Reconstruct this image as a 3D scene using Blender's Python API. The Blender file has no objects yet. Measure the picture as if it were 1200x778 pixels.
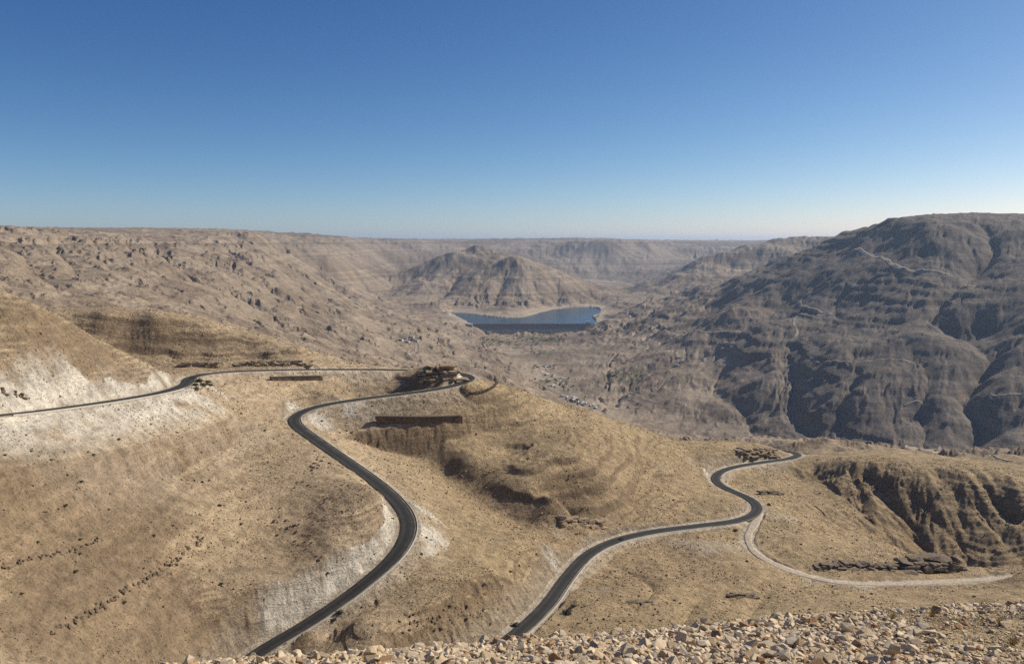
import bpy, math, random, os
import numpy as np
from mathutils import Vector, Matrix, noise as mnoise

Q = float(os.environ.get('SC_Q', '1'))          # grid density (1 = final)
rad = math.radians
scene = bpy.context.scene

# ------------------------------------------------------------------ camera
F = 942.0                                        # focal length in photo pixels (1200 wide)
PITCH = math.atan(106.0 / F)
cam_d = bpy.data.cameras.new('camera')
cam = bpy.data.objects.new('camera', cam_d)
scene.collection.objects.link(cam)
cam.location = (0, 0, 0)
cam.rotation_euler = (math.pi / 2 - PITCH, 0, 0)
cam_d.sensor_width = 36.0
cam_d.lens = 36.0 * F / 1200.0
cam_d.clip_start = 0.1
cam_d.clip_end = 200000.0
scene.camera = cam

# ------------------------------------------------------------------ sky, sun, exposure
SUN_AZ = rad(66)                                 # to the right of the view direction
SUN_EL = rad(36)
world = bpy.data.worlds.new('World')
scene.world = world
world.use_nodes = True
wn = world.node_tree
wn.nodes.clear()
sky = wn.nodes.new('ShaderNodeTexSky')
sky.sky_type = 'NISHITA'
sky.sun_disc = False
sky.sun_elevation = SUN_EL
sky.sun_rotation = SUN_AZ
sky.altitude = 2000
sky.air_density = 0.8
sky.dust_density = 2.0
sky.ozone_density = 3.0
bg = wn.nodes.new('ShaderNodeBackground')
bg.inputs['Strength'].default_value = 0.06
wo = wn.nodes.new('ShaderNodeOutputWorld')
spl = wn.nodes.new('ShaderNodeSeparateColor')
cmb = wn.nodes.new('ShaderNodeCombineColor')
wn.links.new(sky.outputs[0], spl.inputs[0])
for k_, (gain_, gm_) in enumerate(((0.68, 1.6), (1.0, 1.285), (1.618, 1.0))):   # contrast of the sky colour, channel by channel
    pw_ = wn.nodes.new('ShaderNodeMath'); pw_.operation = 'POWER'; pw_.inputs[1].default_value = gm_
    ml_ = wn.nodes.new('ShaderNodeMath'); ml_.operation = 'MULTIPLY'; ml_.inputs[1].default_value = gain_
    wn.links.new(spl.outputs[k_], pw_.inputs[0]); wn.links.new(pw_.outputs[0], ml_.inputs[0]); wn.links.new(ml_.outputs[0], cmb.inputs[k_])
wn.links.new(cmb.outputs[0], bg.inputs[0])
wn.links.new(bg.outputs[0], wo.inputs[0])

sun_d = bpy.data.lights.new('sun', 'SUN')
sun = bpy.data.objects.new('sun', sun_d)
scene.collection.objects.link(sun)
sdir = Vector((math.sin(SUN_AZ) * math.cos(SUN_EL), math.cos(SUN_AZ) * math.cos(SUN_EL), math.sin(SUN_EL)))
sun.rotation_euler = (-sdir).to_track_quat('-Z', 'Y').to_euler()
sun_d.energy = 5.0
sun_d.angle = rad(0.53)
sun_d.color = (1.0, 0.925, 0.80)

scene.view_settings.view_transform = 'Standard'
scene.view_settings.look = 'None'
scene.view_settings.exposure = 0.0
scene.view_settings.gamma = 1.0
scene.view_settings.use_curve_mapping = False
scene.render.engine = 'CYCLES'
scene.cycles.use_denoising = os.environ.get("SC_DN", "0") == "1"
scene.cycles.max_bounces = 4
scene.cycles.diffuse_bounces = 2
scene.cycles.volume_bounces = 1

rng = np.random.default_rng(7)
random.seed(7)
C = scene.collection

# ------------------------------------------------------------------ pixel -> place
cp, sp = math.cos(PITCH), math.sin(PITCH)
def ray(u, v):
    xc = (u - 600.0) / F
    yc = (389.0 - v) / F
    return xc, cp + yc * sp, -sp + yc * cp
def at_y(u, v, Y):
    dx, dy, dz = ray(u, v)
    k = Y / dy
    return (dx * k, Y, dz * k)
def at_z(u, v, z):
    dx, dy, dz = ray(u, v)
    k = z / dz
    return (dx * k, dy * k, z)

# ------------------------------------------------------------------ roads (photo pixel, height)
R1A = [(-260, 500, -45), (-120, 494, -53), (0, 487, -60), (70, 479, -64), (140, 469, -68), (185, 461, -70.5), (208, 455, -72),
       (220, 448.5, -73.4), (222, 443.5, -74.3), (238, 439, -75.6), (270, 435.8, -77.8), (330, 433.6, -80.6), (400, 433, -84),
       (450, 433.4, -86), (490, 434.2, -87.6), (522, 435.6, -89.2), (543, 438, -90.2)]
R1B = [(543, 438, -90.2), (552, 441.6, -90.6), (549, 447, -91.5), (532, 452, -92.8), (500, 458, -93.9), (440, 465.5, -95.8), (400, 471, -97.2),
       (372, 476.5, -98), (352, 483.5, -98.8), (343, 490.5, -99.8), (347, 499, -101.2), (364, 512, -104), (400, 537, -109.6), (440, 565.5, -115.6),
       (463, 586, -118.4), (477, 606, -120.6), (478.5, 625, -122.7), (466, 648, -125.6), (440, 673, -129), (400, 704, -133.6), (350, 737, -138),
       (300, 766, -141.5), (274, 788, -143.6), (262, 820, -146), (280, 870, -149)]
R2 = [(500, 812, -149), (560, 775, -149.5), (600, 747, -150), (640, 710, -151), (664, 677, -153), (690, 649, -154.8), (720, 634, -156.3), (760, 624, -158.2),
      (820, 616, -161), (862, 610.5, -163), (883, 603, -164.6), (888, 594, -165.8), (880, 585, -166.7), (862, 577, -167.6), (845, 569, -168.6),
      (838, 561, -169.8), (845, 552.5, -171.2), (865, 546.5, -172.8), (900, 541, -175), (924, 537.6, -177), (936, 533.2, -178.3),
      (930, 529.8, -179.5), (908, 527.5, -181), (870, 523.5, -184)]
TRACK = [(890, 600, -165.3), (884, 614, -164.8), (876, 628, -164.8), (882, 645, -165.2), (905, 660, -166), (940, 673, -167.2), (980, 682, -168.4),
         (1030, 684, -170), (1090, 682, -171.5), (1150, 679, -173), (1200, 676, -174.5), (1290, 672, -177)]

def catmull(pts, step):
    P = np.array(pts, float)
    P = np.vstack([2 * P[0] - P[1], P, 2 * P[-1] - P[-2]])
    out = []
    for i in range(1, len(P) - 2):
        p0, p1, p2, p3 = P[i - 1:i + 3]
        # centripetal parametrisation
        t0 = 0; t1 = t0 + max(np.linalg.norm(p1 - p0), 1e-3) ** .5
        t2 = t1 + max(np.linalg.norm(p2 - p1), 1e-3) ** .5; t3 = t2 + max(np.linalg.norm(p3 - p2), 1e-3) ** .5
        n = max(2, int(np.linalg.norm(p2 - p1) / step))
        for t in np.linspace(t1, t2, n, endpoint=False):
            A1 = (t1 - t) / (t1 - t0) * p0 + (t - t0) / (t1 - t0) * p1
            A2 = (t2 - t) / (t2 - t1) * p1 + (t - t1) / (t2 - t1) * p2
            A3 = (t3 - t) / (t3 - t2) * p2 + (t - t2) / (t3 - t2) * p3
            B1 = (t2 - t) / (t2 - t0) * A1 + (t - t0) / (t2 - t0) * A2
            B2 = (t3 - t) / (t3 - t1) * A2 + (t - t1) / (t3 - t1) * A3
            out.append((t2 - t) / (t2 - t1) * B1 + (t - t1) / (t2 - t1) * B2)
    out.append(P[-2])
    return np.array(out)

def smooth_line(L, n, keep=1):
    L = L.copy()
    for _ in range(n):
        L[keep:-keep] = .25 * L[keep - 1:-keep - 1] + .5 * L[keep:-keep] + .25 * L[keep + 1:len(L) - keep + 1]
    return L
def line3(pix, step=3.0, sm=6):
    return smooth_line(catmull([at_z(*p) for p in pix], step), sm)
full1 = line3(R1A[:-1] + R1B)
_h = np.array(at_z(552, 441.6, -90.6))
kcut = int(np.argmin(np.linalg.norm(full1 - _h, axis=1)))
L1A, L1B = full1[:kcut + 1], full1[kcut:]
L2 = line3(R2)
LT = line3(TRACK)

# ------------------------------------------------------------------ terrain control points: (photo u, v, forward distance)
CTRL = '''
# under and behind the photographer, the rubble slope and the hidden drop below its edge
600 1200 1.5; 100 1000 3; 1100 1000 3; 600 778 8.5; 300 790 8.5; 0 815 8.5; 900 760 8.5; 1200 742 8.5; 1400 735 8.5; -200 830 8.5
600 752 11.5; 300 774 11.5; 0 806 11.5; 900 726 12.5; 1200 709 13; 1400 700 13.5; -200 822 11
'''
HID = [
 (0, 16.5, -11.3), (300, 16.5, -10.5), (600, 16.5, -10), (900, 17, -9.6), (1200, 17.5, -9.4), (1400, 17.5, -9.2), (-200, 16, -11.4),
 (0, 420, -46), (60, 425, -58), (100, 430, -66), (150, 445, -74), (120, 680, -86), (200, 700, -90), (300, 700, -108), (370, 700, -128), (450, 700, -142), (500, 720, -148), (560, 690, -152), (620, 740, -180),
 (700, 760, -202), (760, 790, -224), (830, 790, -232), (900, 790, -232), (460, 980, -186), (400, 850, -146), (300, 880, -130), (-100, 520, -45), (0, 600, -58),
 (500, 7200, -345), (560, 7500, -340), (620, 7300, -345), (460, 6700, -335), (700, 6900, -385), (560, 1000, -190), (640, 1100, -240), (700, 1200, -280), (800, 1200, -300),  # hidden slope: u, forward distance, height
 (0, 40, -30), (600, 40, -26), (1200, 40, -24), (-200, 40, -32), (1400, 40, -24),
 (0, 90, -62), (300, 100, -67), (600, 100, -64), (900, 100, -60), (1200, 100, -60), (-200, 90, -62), (1400, 100, -60),
 (0, 140, -86), (300, 165, -104), (600, 190, -118), (900, 200, -116), (1200, 200, -114), (1400, 200, -114), (-200, 140, -76),
 (450, 225, -131), (600, 250, -143), (750, 262, -146), (900, 270, -147), (1200, 280, -150), (1400, 290, -150)]
PTS = '''
# left slope below the upper road
-200 560 205; 0 778 180; 100 778 208; 200 778 234; -200 778 160; 0 700 202; 0 620 226; 0 540 254; 100 700 228; 100 620 252; 100 540 278; 200 706 257; 200 632 285
200 556 321; 200 500 355; 300 716 263.5; 300 680 282; 300 647 302; 300 599 326; 300 549 364; 300 510 395; 320 490 425; 380 684 285; 400 644 301; 420 600 321; 430 570 335; 390 560 357; 340 702 272.5; 340 652 303; 340 594 331
260 470 420; 300 470 440; 260 500 392
# left spur above the road
-200 330 345; 0 348 332; 0 400 310; 0 450 286; 30 358 338; 60 374 346; 60 390 338; 60 430 319; 100 396 360; 100 410 354; 100 440 340; 150 420 385; 150 445 372; 190 438 400; -200 430 228
# banded spur behind
60 369 524; 100 393 513; 150 413 514; 120 371 524; 180 375 530; 240 386 536; 300 402 540; 350 416 540; 370 424 540; 180 404 520; 240 412 524; 300 420 530; 200 422 512; 260 424 516; 120 368 600; 200 378 600; 60 366 600
# hairpin ground and knob
510 428 528; 535 430 532; 490 441 520; 580 448 535; 565 452 515; 545 458 505
# wall, bowl and gully
380 500 470; 400 515 452; 440 500 492; 490 506 496; 440 530 446; 480 518 482; 500 536 466; 520 552 456; 540 566 444; 560 578 432; 580 590 422; 600 602 413; 500 560 430; 520 580 406; 545 600 388; 520 520 472; 545 540 455; 575 558 441; 600 576 426; 625 594 412; 620 613 403; 545 500 488; 520 515 492
500 580 392; 540 620 372; 520 660 318; 600 640 350; 560 700 290; 600 690 302; 500 710 281; 440 744 260; 425 726 270; 385 768 256; 345 790 247; 405 778 250; 460 772 248; 365 815 238; 315 812 240; 520 760 251; 640 640 365
# middle hill
600 455 545; 640 470 570; 700 487 590; 760 505 610; 830 519 640; 600 500 498; 570 500 494; 560 515 482; 600 532 475; 650 530 458; 650 502 502; 700 502 536; 750 540 518; 640 560 437; 650 584 415; 700 525 488; 700 560 450; 700 598 432; 760 560 520; 800 560 537
800 590 472; 760 530 567; 850 588 480; 840 540 590; 815 540 585; 860 530 622; 890 522 648; 905 524 655; 740 598 444; 660 610 425; 800 530 612
# ground right of the second road
640 745 280; 700 740 292; 680 700 318; 720 690 335; 750 720 309; 760 660 378; 800 660 384; 830 640 405; 850 650 398; 800 720 317; 900 720 329; 880 682 362; 840 690 352; 1000 702 351; 1100 706 355; 1200 700 364; 1350 690 382
1000 660 405; 930 630 432; 960 655 408; 1060 660 418; 1110 664 418; 1160 668 412; 920 610 462; 1200 672 400
# slope right of the road down to the gully, ridge beyond
900 560 575; 940 560 612; 960 580 574; 1000 600 540; 1050 640 512; 1090 655 505; 1140 664 498; 1000 570 576; 1050 590 557; 1100 610 535; 1150 640 514; 1200 655 500; 1100 575 556; 1160 600 538; 1200 620 518; 1350 640 500
960 545 624; 1000 541 606; 1050 543 592; 1100 548 579; 1160 556 569; 1200 563 562; 1350 580 530
# wadi and the low ground this side of it
620 480 1500; 560 450 1350; 700 500 1900; 760 512 1500; 900 518 1100; 1000 525 1150; 1100 528 1080; 1200 540 980; 1350 550 900; 950 528 850; 1050 533 860; 1150 543 800
570 396 3950; 600 415 3450; 640 440 2950; 665 460 2700; 690 476 2500; 740 497 2290; 800 510 2200; 900 517 2040; 1000 519 1900; 1100 522 1780; 1200 528 1650; 1350 530 1550
# left side of the valley
460 440 1150; 400 428 1000; 450 420 2000; 400 410 1850; 500 400 3100; 520 420 2500; 560 430 2300; 480 430 1500; 550 410 3200; 300 410 1150; 300 385 1750; 300 350 2400; 300 310 3200; 300 290 3900; 300 276 4600; 300 273 6000
200 380 900; 200 365 1150; 200 340 1800; 200 310 2500; 200 290 3200; 200 275 3900; 200 271 5000; 100 350 1000; 100 330 1350; 100 305 1900; 100 285 2500; 100 272 3100; 100 272 4500
0 335 900; 0 320 1150; 0 300 1600; 0 285 2000; 0 268 2400; -200 310 800; -200 285 1300; -200 260 1900; -200 262 3000; 0 273 4500
400 380 2700; 400 360 3900; 400 335 4900; 400 305 5700; 400 284 6500; 400 279 7600; 460 385 3200; 500 378 3900; 450 360 4700; 520 366 4700; 540 374 4500
# hill with two peaks behind the lake
555 287 6400; 540 295 6300; 575 291 6500; 605 300 5800; 580 310 5960; 560 316 5960; 535 313 6050; 545 298 6330; 575 300 6280; 590 303 6000; 620 308 5800; 500 316 6100; 450 338 5900; 430 348 5500; 500 335 5600; 500 355 5000; 560 320 5750; 560 345 5250; 600 340 5300; 600 366 4900; 560 370 4600; 600 371.5 4520; 577 371 4540; 530 368 4830; 540 370 4700; 580 393 4085; 600 393.5 4085; 640 392.5 4085; 680 391 4090; 558 388 4095; 620 395 3990; 660 393 4010; 620 362 5000
650 320 5750; 650 345 5350; 680 332 5800; 680 350 5450; 720 345 5850; 750 346 6200; 690 357 5350; 640 361 5100; 620 368 4700
# lake bed and its right shore
560 374 4500; 600 381 4250; 650 378 4300; 640 366 4900; 690 362 5100; 690 376 4350; 720 368 4650; 740 353 5300; 705 362 5050; 720 356 5300; 760 362 4700; 800 350 4700; 550 381 4150; 540 384 4050; 710 381 4150
# far plateau and canyon walls
480 283 9500; 480 300 9050; 470 318 7500; 520 300 8200; 440 300 7200; 440 283 8000; 650 284 10500; 650 300 9900; 700 283 10000; 700 305 9600; 700 328 8900; 760 285 10500; 760 310 9500; 800 284 11500; 800 305 10400; 840 284 12500; 640 310 9300; 760 335 7600; 740 322 8900
400 281 12000; 600 281.5 14000; 800 281.5 15000; 1000 282 15000; 200 279 12000; 0 279 12000; 1200 281 15000; 600 282 25000; 900 282 25000; 300 282 25000; 0 282 25000; 1200 282 25000; -200 282 15000; 1400 282 15000; -200 282 25000; 1400 282 25000; -200 282 43000; 0 270 7000; 100 273 7000; 200 274 7500; 300 276 8500; 1200 256 3900; 1200 257 6500; 1350 257 4200; 1140 255 3800; 1080 256 3750; 1350 258 6500; 1080 262 6000; 1040 272 4600; 300 282 43000; 600 282 43000; 900 282 43000; 1400 282 43000
# ridge behind the right mountain
1010 276 6600; 940 277 6500; 900 286 6380; 890 291 6320; 850 298 6350; 820 312 6150; 790 322 6050; 850 325 5800; 900 318 5850; 950 300 6150; 1010 280 8500; 940 280 8500; 870 312 6080; 770 340 5700; 820 335 5600
# right mountain
1035 261 3500; 1060 257 3450; 1085 254 3350; 1200 254 3250; 1350 254 3150; 1200 255 4500; 1050 262 4500; 1350 258 4500; 1010 277 3500; 1000 285 3500; 975 295 3520; 950 305 3560; 900 323 3650; 860 338 3750; 820 346 4100; 780 352 4500
1040 275 3350; 1100 270 3130; 1100 290 3000; 1040 295 3180; 1000 310 3150; 950 335 3200; 1200 275 2950; 1200 300 2750; 1160 300 2850; 1350 290 2600; 1080 316 2900; 1030 320 2990; 1000 330 3020; 1150 325 2700; 1200 325 2550; 1350 325 2350
950 360 2980; 930 372 2930; 900 378 2930; 980 365 2880; 1000 350 2930; 1060 340 2780; 1060 375 2520; 1000 385 2600; 940 392 2750; 1100 360 2480; 1100 335 2660; 880 357 3300; 860 362 3200; 900 362 3220; 880 366 3120; 840 378 3150; 800 372 3600; 760 372 4000; 830 360 3700; 790 366 3750; 910 375 3040
1100 390 2300; 1000 405 2400; 1000 440 2190; 1100 440 2060; 1150 390 2330; 1200 370 2250; 1200 410 2050; 1200 460 1860; 1150 450 1960; 1100 490 1890; 1000 500 1960; 1000 470 2060; 1050 470 2010; 900 480 2250; 900 440 2480; 900 410 2700; 850 410 2900; 1050 410 2300
950 440 2330; 950 490 2080; 800 430 2850; 800 470 2470; 850 450 2600; 800 395 3300; 850 400 2980; 750 400 3450; 750 440 2850; 750 470 2550; 700 420 3200; 700 455 2760; 720 377 4100; 700 385 3950; 730 392 3700; 640 395 3900; 670 405 3600; 660 412 3380; 690 398 3700; 1350 400 1900; 1350 460 1750; 1150 500 1800; 1200 500 1740
'''
def parse(txt):
    out = []
    for ln in txt.strip().splitlines():
        if ln.startswith('#'): continue
        for it in ln.split(';'):
            a = it.split()
            if len(a) == 3: out.append(tuple(map(float, a)))
    return out
ctrl = [at_y(*p) for p in parse(CTRL) + parse(PTS)]
ctrl += [((u - 600) / F / 0.95 * Y, Y, z) for u, Y, z in HID]
for L, stp in ((L1A, 8), (L1B, 8), (L2, 8)):
    ctrl += [tuple(p) for p in L[::stp]]
ctrl += [tuple(p) for p in LT[10::10]]
_t = np.gradient(L1B[:, :2], axis=0); _t /= np.linalg.norm(_t, axis=1)[:, None]
for k_ in range(int(len(L1B) * .72), len(L1B), 4):           # the long leg runs along a bench: ground falls away on its outer side
    ctrl += [tuple(L1B[k_]), (L1B[k_, 0] - _t[k_, 1] * 9, L1B[k_, 1] + _t[k_, 0] * 9, L1B[k_, 2] - 3.5)]
ctrl = np.array(ctrl)
def lp(P):
    r = np.hypot(P[:, 0], P[:, 1])
    return np.stack([np.arctan2(P[:, 0], P[:, 1]), np.log(r)], 1), r
cs, cr = lp(ctrl)
ct = ctrl[:, 2] / cr
# drop near-duplicates
keep = []
for i in range(len(cs)):
    if not keep or np.min(np.hypot(*(cs[keep] - cs[i]).T)) > 0.006: keep.append(i)
cs, ct = cs[keep], ct[keep]
CC = 0.008
def kern(d2): return np.sqrt(d2 + CC * CC)
d2 = ((cs[:, None] - cs[None]) ** 2).sum(-1)
N = len(cs)
A = np.zeros((N + 3, N + 3))
A[:N, :N] = -kern(d2) + np.eye(N) * 0.00003
A[:N, N] = 1; A[N, :N] = 1
A[:N, N + 1:] = cs; A[N + 1:, :N] = cs.T
wts = np.linalg.solve(A, np.concatenate([ct, [0, 0, 0]]))

# ------------------------------------------------------------------ grids
TH0, TH1 = rad(-46), rad(46)
def axis_theta(q):
    f = 0.052 / q
    core = np.arange(-34.2, 34.2 + f * .5, f)
    ext = np.arange(0.18, 11.8, 0.18 / q)
    return np.radians(np.concatenate([-34.2 - ext[::-1], core, 34.2 + ext])).astype(np.float64)
def axis_log(q):
    segs = [(1.5, 5, .05), (5, 14, .006), (14, 130, .016), (130, 180, .004), (180, 700, .0019), (700, 1400, .0034), (1400, 7200, .0032), (7200, 16000, .005), (16000, 42000, .02)]
    out = []
    for a, b, s in segs:
        out.append(np.linspace(math.log(a), math.log(b), max(3, int(math.log(b / a) / s * q)), endpoint=False))
    return np.concatenate(out + [[math.log(42000)]])
TH, LR = axis_theta(Q), axis_log(Q)
nth, nlr = len(TH), len(LR)
# coarse uniform grid
NCT = 560
cT = np.linspace(TH0, TH1, NCT)
_a = np.arange(math.log(1.4), math.log(120), .0115); _b = np.arange(_a[-1] + .0045, math.log(740), .0042); _c = np.arange(_b[-1] + .0085, math.log(43000), .0085)
cL = np.concatenate([_a, _b, _c]); NCL = len(cL)
def bspline_matrix(fine, coarse):
    t = np.interp(fine, coarse, np.arange(len(coarse)))
    i = np.clip(np.floor(t).astype(int), 0, len(coarse) - 2)
    f = t - i
    M = np.zeros((len(fine), len(coarse)), np.float32)
    w = [(1 - f) ** 3 / 6, (3 * f ** 3 - 6 * f ** 2 + 4) / 6, (-3 * f ** 3 + 3 * f ** 2 + 3 * f + 1) / 6, f ** 3 / 6]
    for k in range(4):
        idx = np.clip(i + k - 1, 0, len(coarse) - 1)
        np.add.at(M, (np.arange(len(fine)), idx), w[k].astype(np.float32))
    return M
T2 = np.zeros((NCL, NCT))
for a in range(0, NCL, 20):
    b = min(NCL, a + 20)
    gx = np.stack(np.meshgrid(cT, cL[a:b]), -1).reshape(-1, 2)
    dd = (gx[:, None, 0] - cs[None, :, 0]) ** 2 + (gx[:, None, 1] - cs[None, :, 1]) ** 2
    T2[a:b] = (-kern(dd) @ wts[:N] + wts[N] + gx @ wts[N + 1:]).reshape(b - a, NCT)
cR = np.exp(cL)[:, None]
Zc = T2 * cR                                     # heights on the coarse grid
cX = np.sin(cT)[None] * cR; cY = np.cos(cT)[None] * cR

def first_hit(tab, us, rmin, v):
    th = math.atan2(ray(us, v)[0], ray(us, v)[1]); dx, dy, dz = ray(us, v)
    tt = dz / math.hypot(dx, dy)
    j = int(np.clip(np.searchsorted(cT, th), 0, NCT - 1)); i0 = int(np.searchsorted(cL, math.log(rmin)))
    k = np.nonzero(tab[i0:, j] >= tt)[0]
    i = i0 + (int(k[0]) if len(k) else 0)
    r = math.exp(cL[i]); return (r * math.sin(th), r * math.cos(th))
RAVINES = [([(1143, 316), (1122, 334), (1104, 349), (1094, 366), (1116, 384), (1147, 396), (1160, 417), (1134, 448), (1132, 468), (1150, 490), (1140, 515)], 55, 60),
           ([(985, 372), (945, 388), (927, 405), (930, 440), (928, 478), (950, 500), (960, 517)], 40, 42),
           ([(1060, 410), (1090, 440), (1080, 470), (1085, 505), (1080, 520)], 24, 30), ([(860, 415), (842, 440), (838, 460), (870, 478), (880, 500), (900, 516)], 24, 30),
           ([(1150, 262), (1165, 290), (1143, 316)], 45, 45), ([(1075, 285), (1090, 305), (1143, 316)], 25, 40),
           ([(1010, 420), (1000, 450), (985, 480), (990, 512)], 20, 26), ([(770, 420), (745, 445), (720, 470), (700, 480)], 18, 31),
           ([(60, 278), (75, 300), (100, 325), (150, 345), (215, 366)], 26, 40), ([(170, 280), (190, 300), (235, 330), (290, 352), (330, 380)], 30, 45), ([(330, 290), (345, 310), (390, 335), (420, 352)], 45, 60),
           ([(20, 290), (40, 315), (70, 335), (110, 350)], 18, 30), ([(260, 285), (285, 305), (320, 330), (380, 350)], 30, 45), ([(120, 300), (140, 320), (200, 345)], 16, 28),
           ([(600, 318), (585, 335), (580, 355)], 45, 50), ([(545, 312), (530, 330), (510, 350)], 45, 55), ([(640, 320), (655, 340), (650, 355)], 40, 50), ([(680, 335), (700, 350)], 30, 45)]
RAVINES += [([(952, 548), (985, 572), (1022, 605), (1052, 642)], 6.5, 17), ([(985, 545), (1030, 575), (1075, 620), (1095, 652)], 7, 19), ([(1045, 555), (1075, 580), (1110, 615), (1135, 650)], 6, 18),
            ([(1110, 560), (1140, 590), (1175, 630)], 5, 16), ([(1010, 552), (1050, 590), (1090, 640)], 5, 5), ([(920, 556), (950, 585), (985, 618)], 5, 6), ([(1150, 570), (1190, 605)], 7, 8),
            ([(700, 655), (735, 668), (765, 690), (742, 712)], 2.5, 3), ([(840, 690), (815, 705), (800, 730)], 4, 6), ([(905, 690), (890, 705), (880, 720)], 3, 5),
            ([(755, 530), (748, 560), (742, 590)], 3, 6)]
for pts_, dep, wid in RAVINES:
    nearr = wid < 22 and dep < 15
    W_ = catmull([first_hit(T2, u, 200 if nearr else 1000, v) for u, v in pts_], 4 if nearr else 25)
    lo, hi = np.log(np.hypot(W_[:, 0], W_[:, 1]).min() - 4 * wid), np.log(np.hypot(W_[:, 0], W_[:, 1]).max() + 4 * wid)
    i0, i1 = np.searchsorted(cL, lo), np.searchsorted(cL, hi)
    th_ = np.arctan2(W_[:, 0], W_[:, 1]); e_ = 4 * wid / np.hypot(W_[:, 0], W_[:, 1]).min()
    j0, j1 = np.searchsorted(cT, th_.min() - e_), np.searchsorted(cT, th_.max() + e_)
    x_, y_ = cX[i0:i1, j0:j1], cY[i0:i1, j0:j1]
    dm = np.full(x_.shape, 1e9); al = np.zeros(x_.shape)
    for k, (a, b) in enumerate(zip(W_[:-1], W_[1:])):
        vx, vy = b - a; q = vx * vx + vy * vy + 1e-6
        t_ = np.clip(((x_ - a[0]) * vx + (y_ - a[1]) * vy) / q, 0, 1)
        d_ = np.hypot(x_ - a[0] - t_ * vx, y_ - a[1] - t_ * vy)
        m_ = d_ < dm; dm[m_] = d_[m_]; al[m_] = k / len(W_)
    Zc[i0:i1, j0:j1] -= .75 * dep * np.minimum(1, .3 + 2 * al) * np.exp(-dm / (.8 * wid))

# ------------------------------------------------------------------ noise
G = rng.random((256, 256)) * 2 * math.pi
GX, GY = np.cos(G).astype(np.float32), np.sin(G).astype(np.float32)
PJ = rng.random((2, 256, 256)).astype(np.float32)
def perlin(x, y, seed=0):
    xi = np.floor(x); yi = np.floor(y)
    fx = (x - xi).astype(np.float32); fy = (y - yi).astype(np.float32)
    xi = xi.astype(np.int32) + seed * 37; yi = yi.astype(np.int32) + seed * 91
    u = fx * fx * fx * (fx * (fx * 6 - 15) + 10); v = fy * fy * fy * (fy * (fy * 6 - 15) + 10)
    def g(i, j, dx, dy):
        a = (xi + i) & 255; b = (yi + j) & 255
        return GX[a, b] * dx + GY[a, b] * dy
    n0 = g(0, 0, fx, fy) * (1 - u) + g(1, 0, fx - 1, fy) * u
    n1 = g(0, 1, fx, fy - 1) * (1 - u) + g(1, 1, fx - 1, fy - 1) * u
    return (n0 * (1 - v) + n1 * v) * 1.5
def fbm(x, y, octv, seed=0, gain=.5):
    s = 0; a = 1.
    for k in range(octv):
        s = s + a * perlin(x * 2.03 ** k, y * 2.03 ** k, seed + k * 3); a *= gain
    return s
def sstep(a, b, x):
    t = np.clip((x - a) / (b - a), 0, 1)
    return t * t * (3 - 2 * t)

# ------------------------------------------------------------------ stream erosion on the coarse grid
def erode(Z, kmap, iters):
    h, w = Z.shape
    dl, dt = cL[-1] - cL[-2], cT[1] - cT[0]
    idx = np.arange(h * w).reshape(h, w)
    offs = [(-1, 0, dl), (1, 0, dl), (0, -1, dt), (0, 1, dt)] + [(a, b, math.hypot(dl, dt)) for a in (-1, 1) for b in (-1, 1)]
    area = np.full(h * w, dl * dt)
    for it in range(iters):
        Zp = np.pad(Z, 1, constant_values=1e9)
        best = np.zeros_like(Z); rec = idx.copy(); L = np.ones_like(Z)
        for a, b, d in offs:
            s = (Z - Zp[1 + a:h + 1 + a, 1 + b:w + 1 + b]) / d
            m = s > best
            best[m] = s[m]; rec[m] = idx[m] + a * w + b; L[m] = d
        order = np.argsort(Z.ravel(), kind='stable').tolist()
        r = rec.ravel().tolist()
        acc = area.tolist()
        for i in reversed(order):
            j = r[i]
            if j != i: acc[j] += acc[i]
        f = (kmap.ravel() * np.sqrt(np.array(acc)) / L.ravel()).tolist()
        z = Z.ravel().tolist()
        for i in order:
            j = r[i]
            if j != i: z[i] = (z[i] + f[i] * z[j]) / (1 + f[i])
        Z = np.array(z).reshape(h, w)
        # creep on the slopes
        P = np.pad(Z, 1, mode='edge')
        lap = (P[:-2, 1:-1] + P[2:, 1:-1] - 2 * Z) / 4 + (P[1:-1, :-2] + P[1:-1, 2:] - 2 * Z) / 4
        Z = Z + 0.06 * lap
    return Z, np.array(acc).reshape(h, w)
e0 = len(_a) + len(_b)
sub = slice(e0, NCL)
gX, gY = cT[None] + 0 * cL[sub][:, None], cL[sub][:, None] + 0 * cT[None]
Zs = Zc[sub].copy()
R_ = cR[sub]
slope_c = np.hypot(np.gradient(Zs, cL[sub], axis=0), np.gradient(Zs, cT[1] - cT[0], axis=1)) / R_
amp = R_ * 0.006 * sstep(0.06, 0.35, slope_c) * (1 - .6 * sstep(6000, 8000, R_)) * sstep(770, 1100, R_)
Zs += amp * fbm(gX * 11, gY * 11, 4, 5) + R_ * 0.0006 * rng.standard_normal(Zs.shape) * sstep(770, 1100, R_)
km = float(os.environ.get('SC_K','0.010')) * sstep(720, 1100, R_) * (1 - .65 * sstep(4900, 6200, R_)) * np.ones_like(Zs)
km = km * (1 - .5 * sstep(4300, 4800, R_) * sstep(420, 470, 600 + F * np.tan(gX)) * (1 - sstep(730, 790, 600 + F * np.tan(gX))))
km = km * (1 - .55 * sstep(690, 860, 600 + F * np.tan(gX)) * (1 - sstep(4300, 5200, R_)))
Zs, ACC = erode(Zs, km, int(os.environ.get('SC_IT', '22')))
Zc[sub] = Zs

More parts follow.
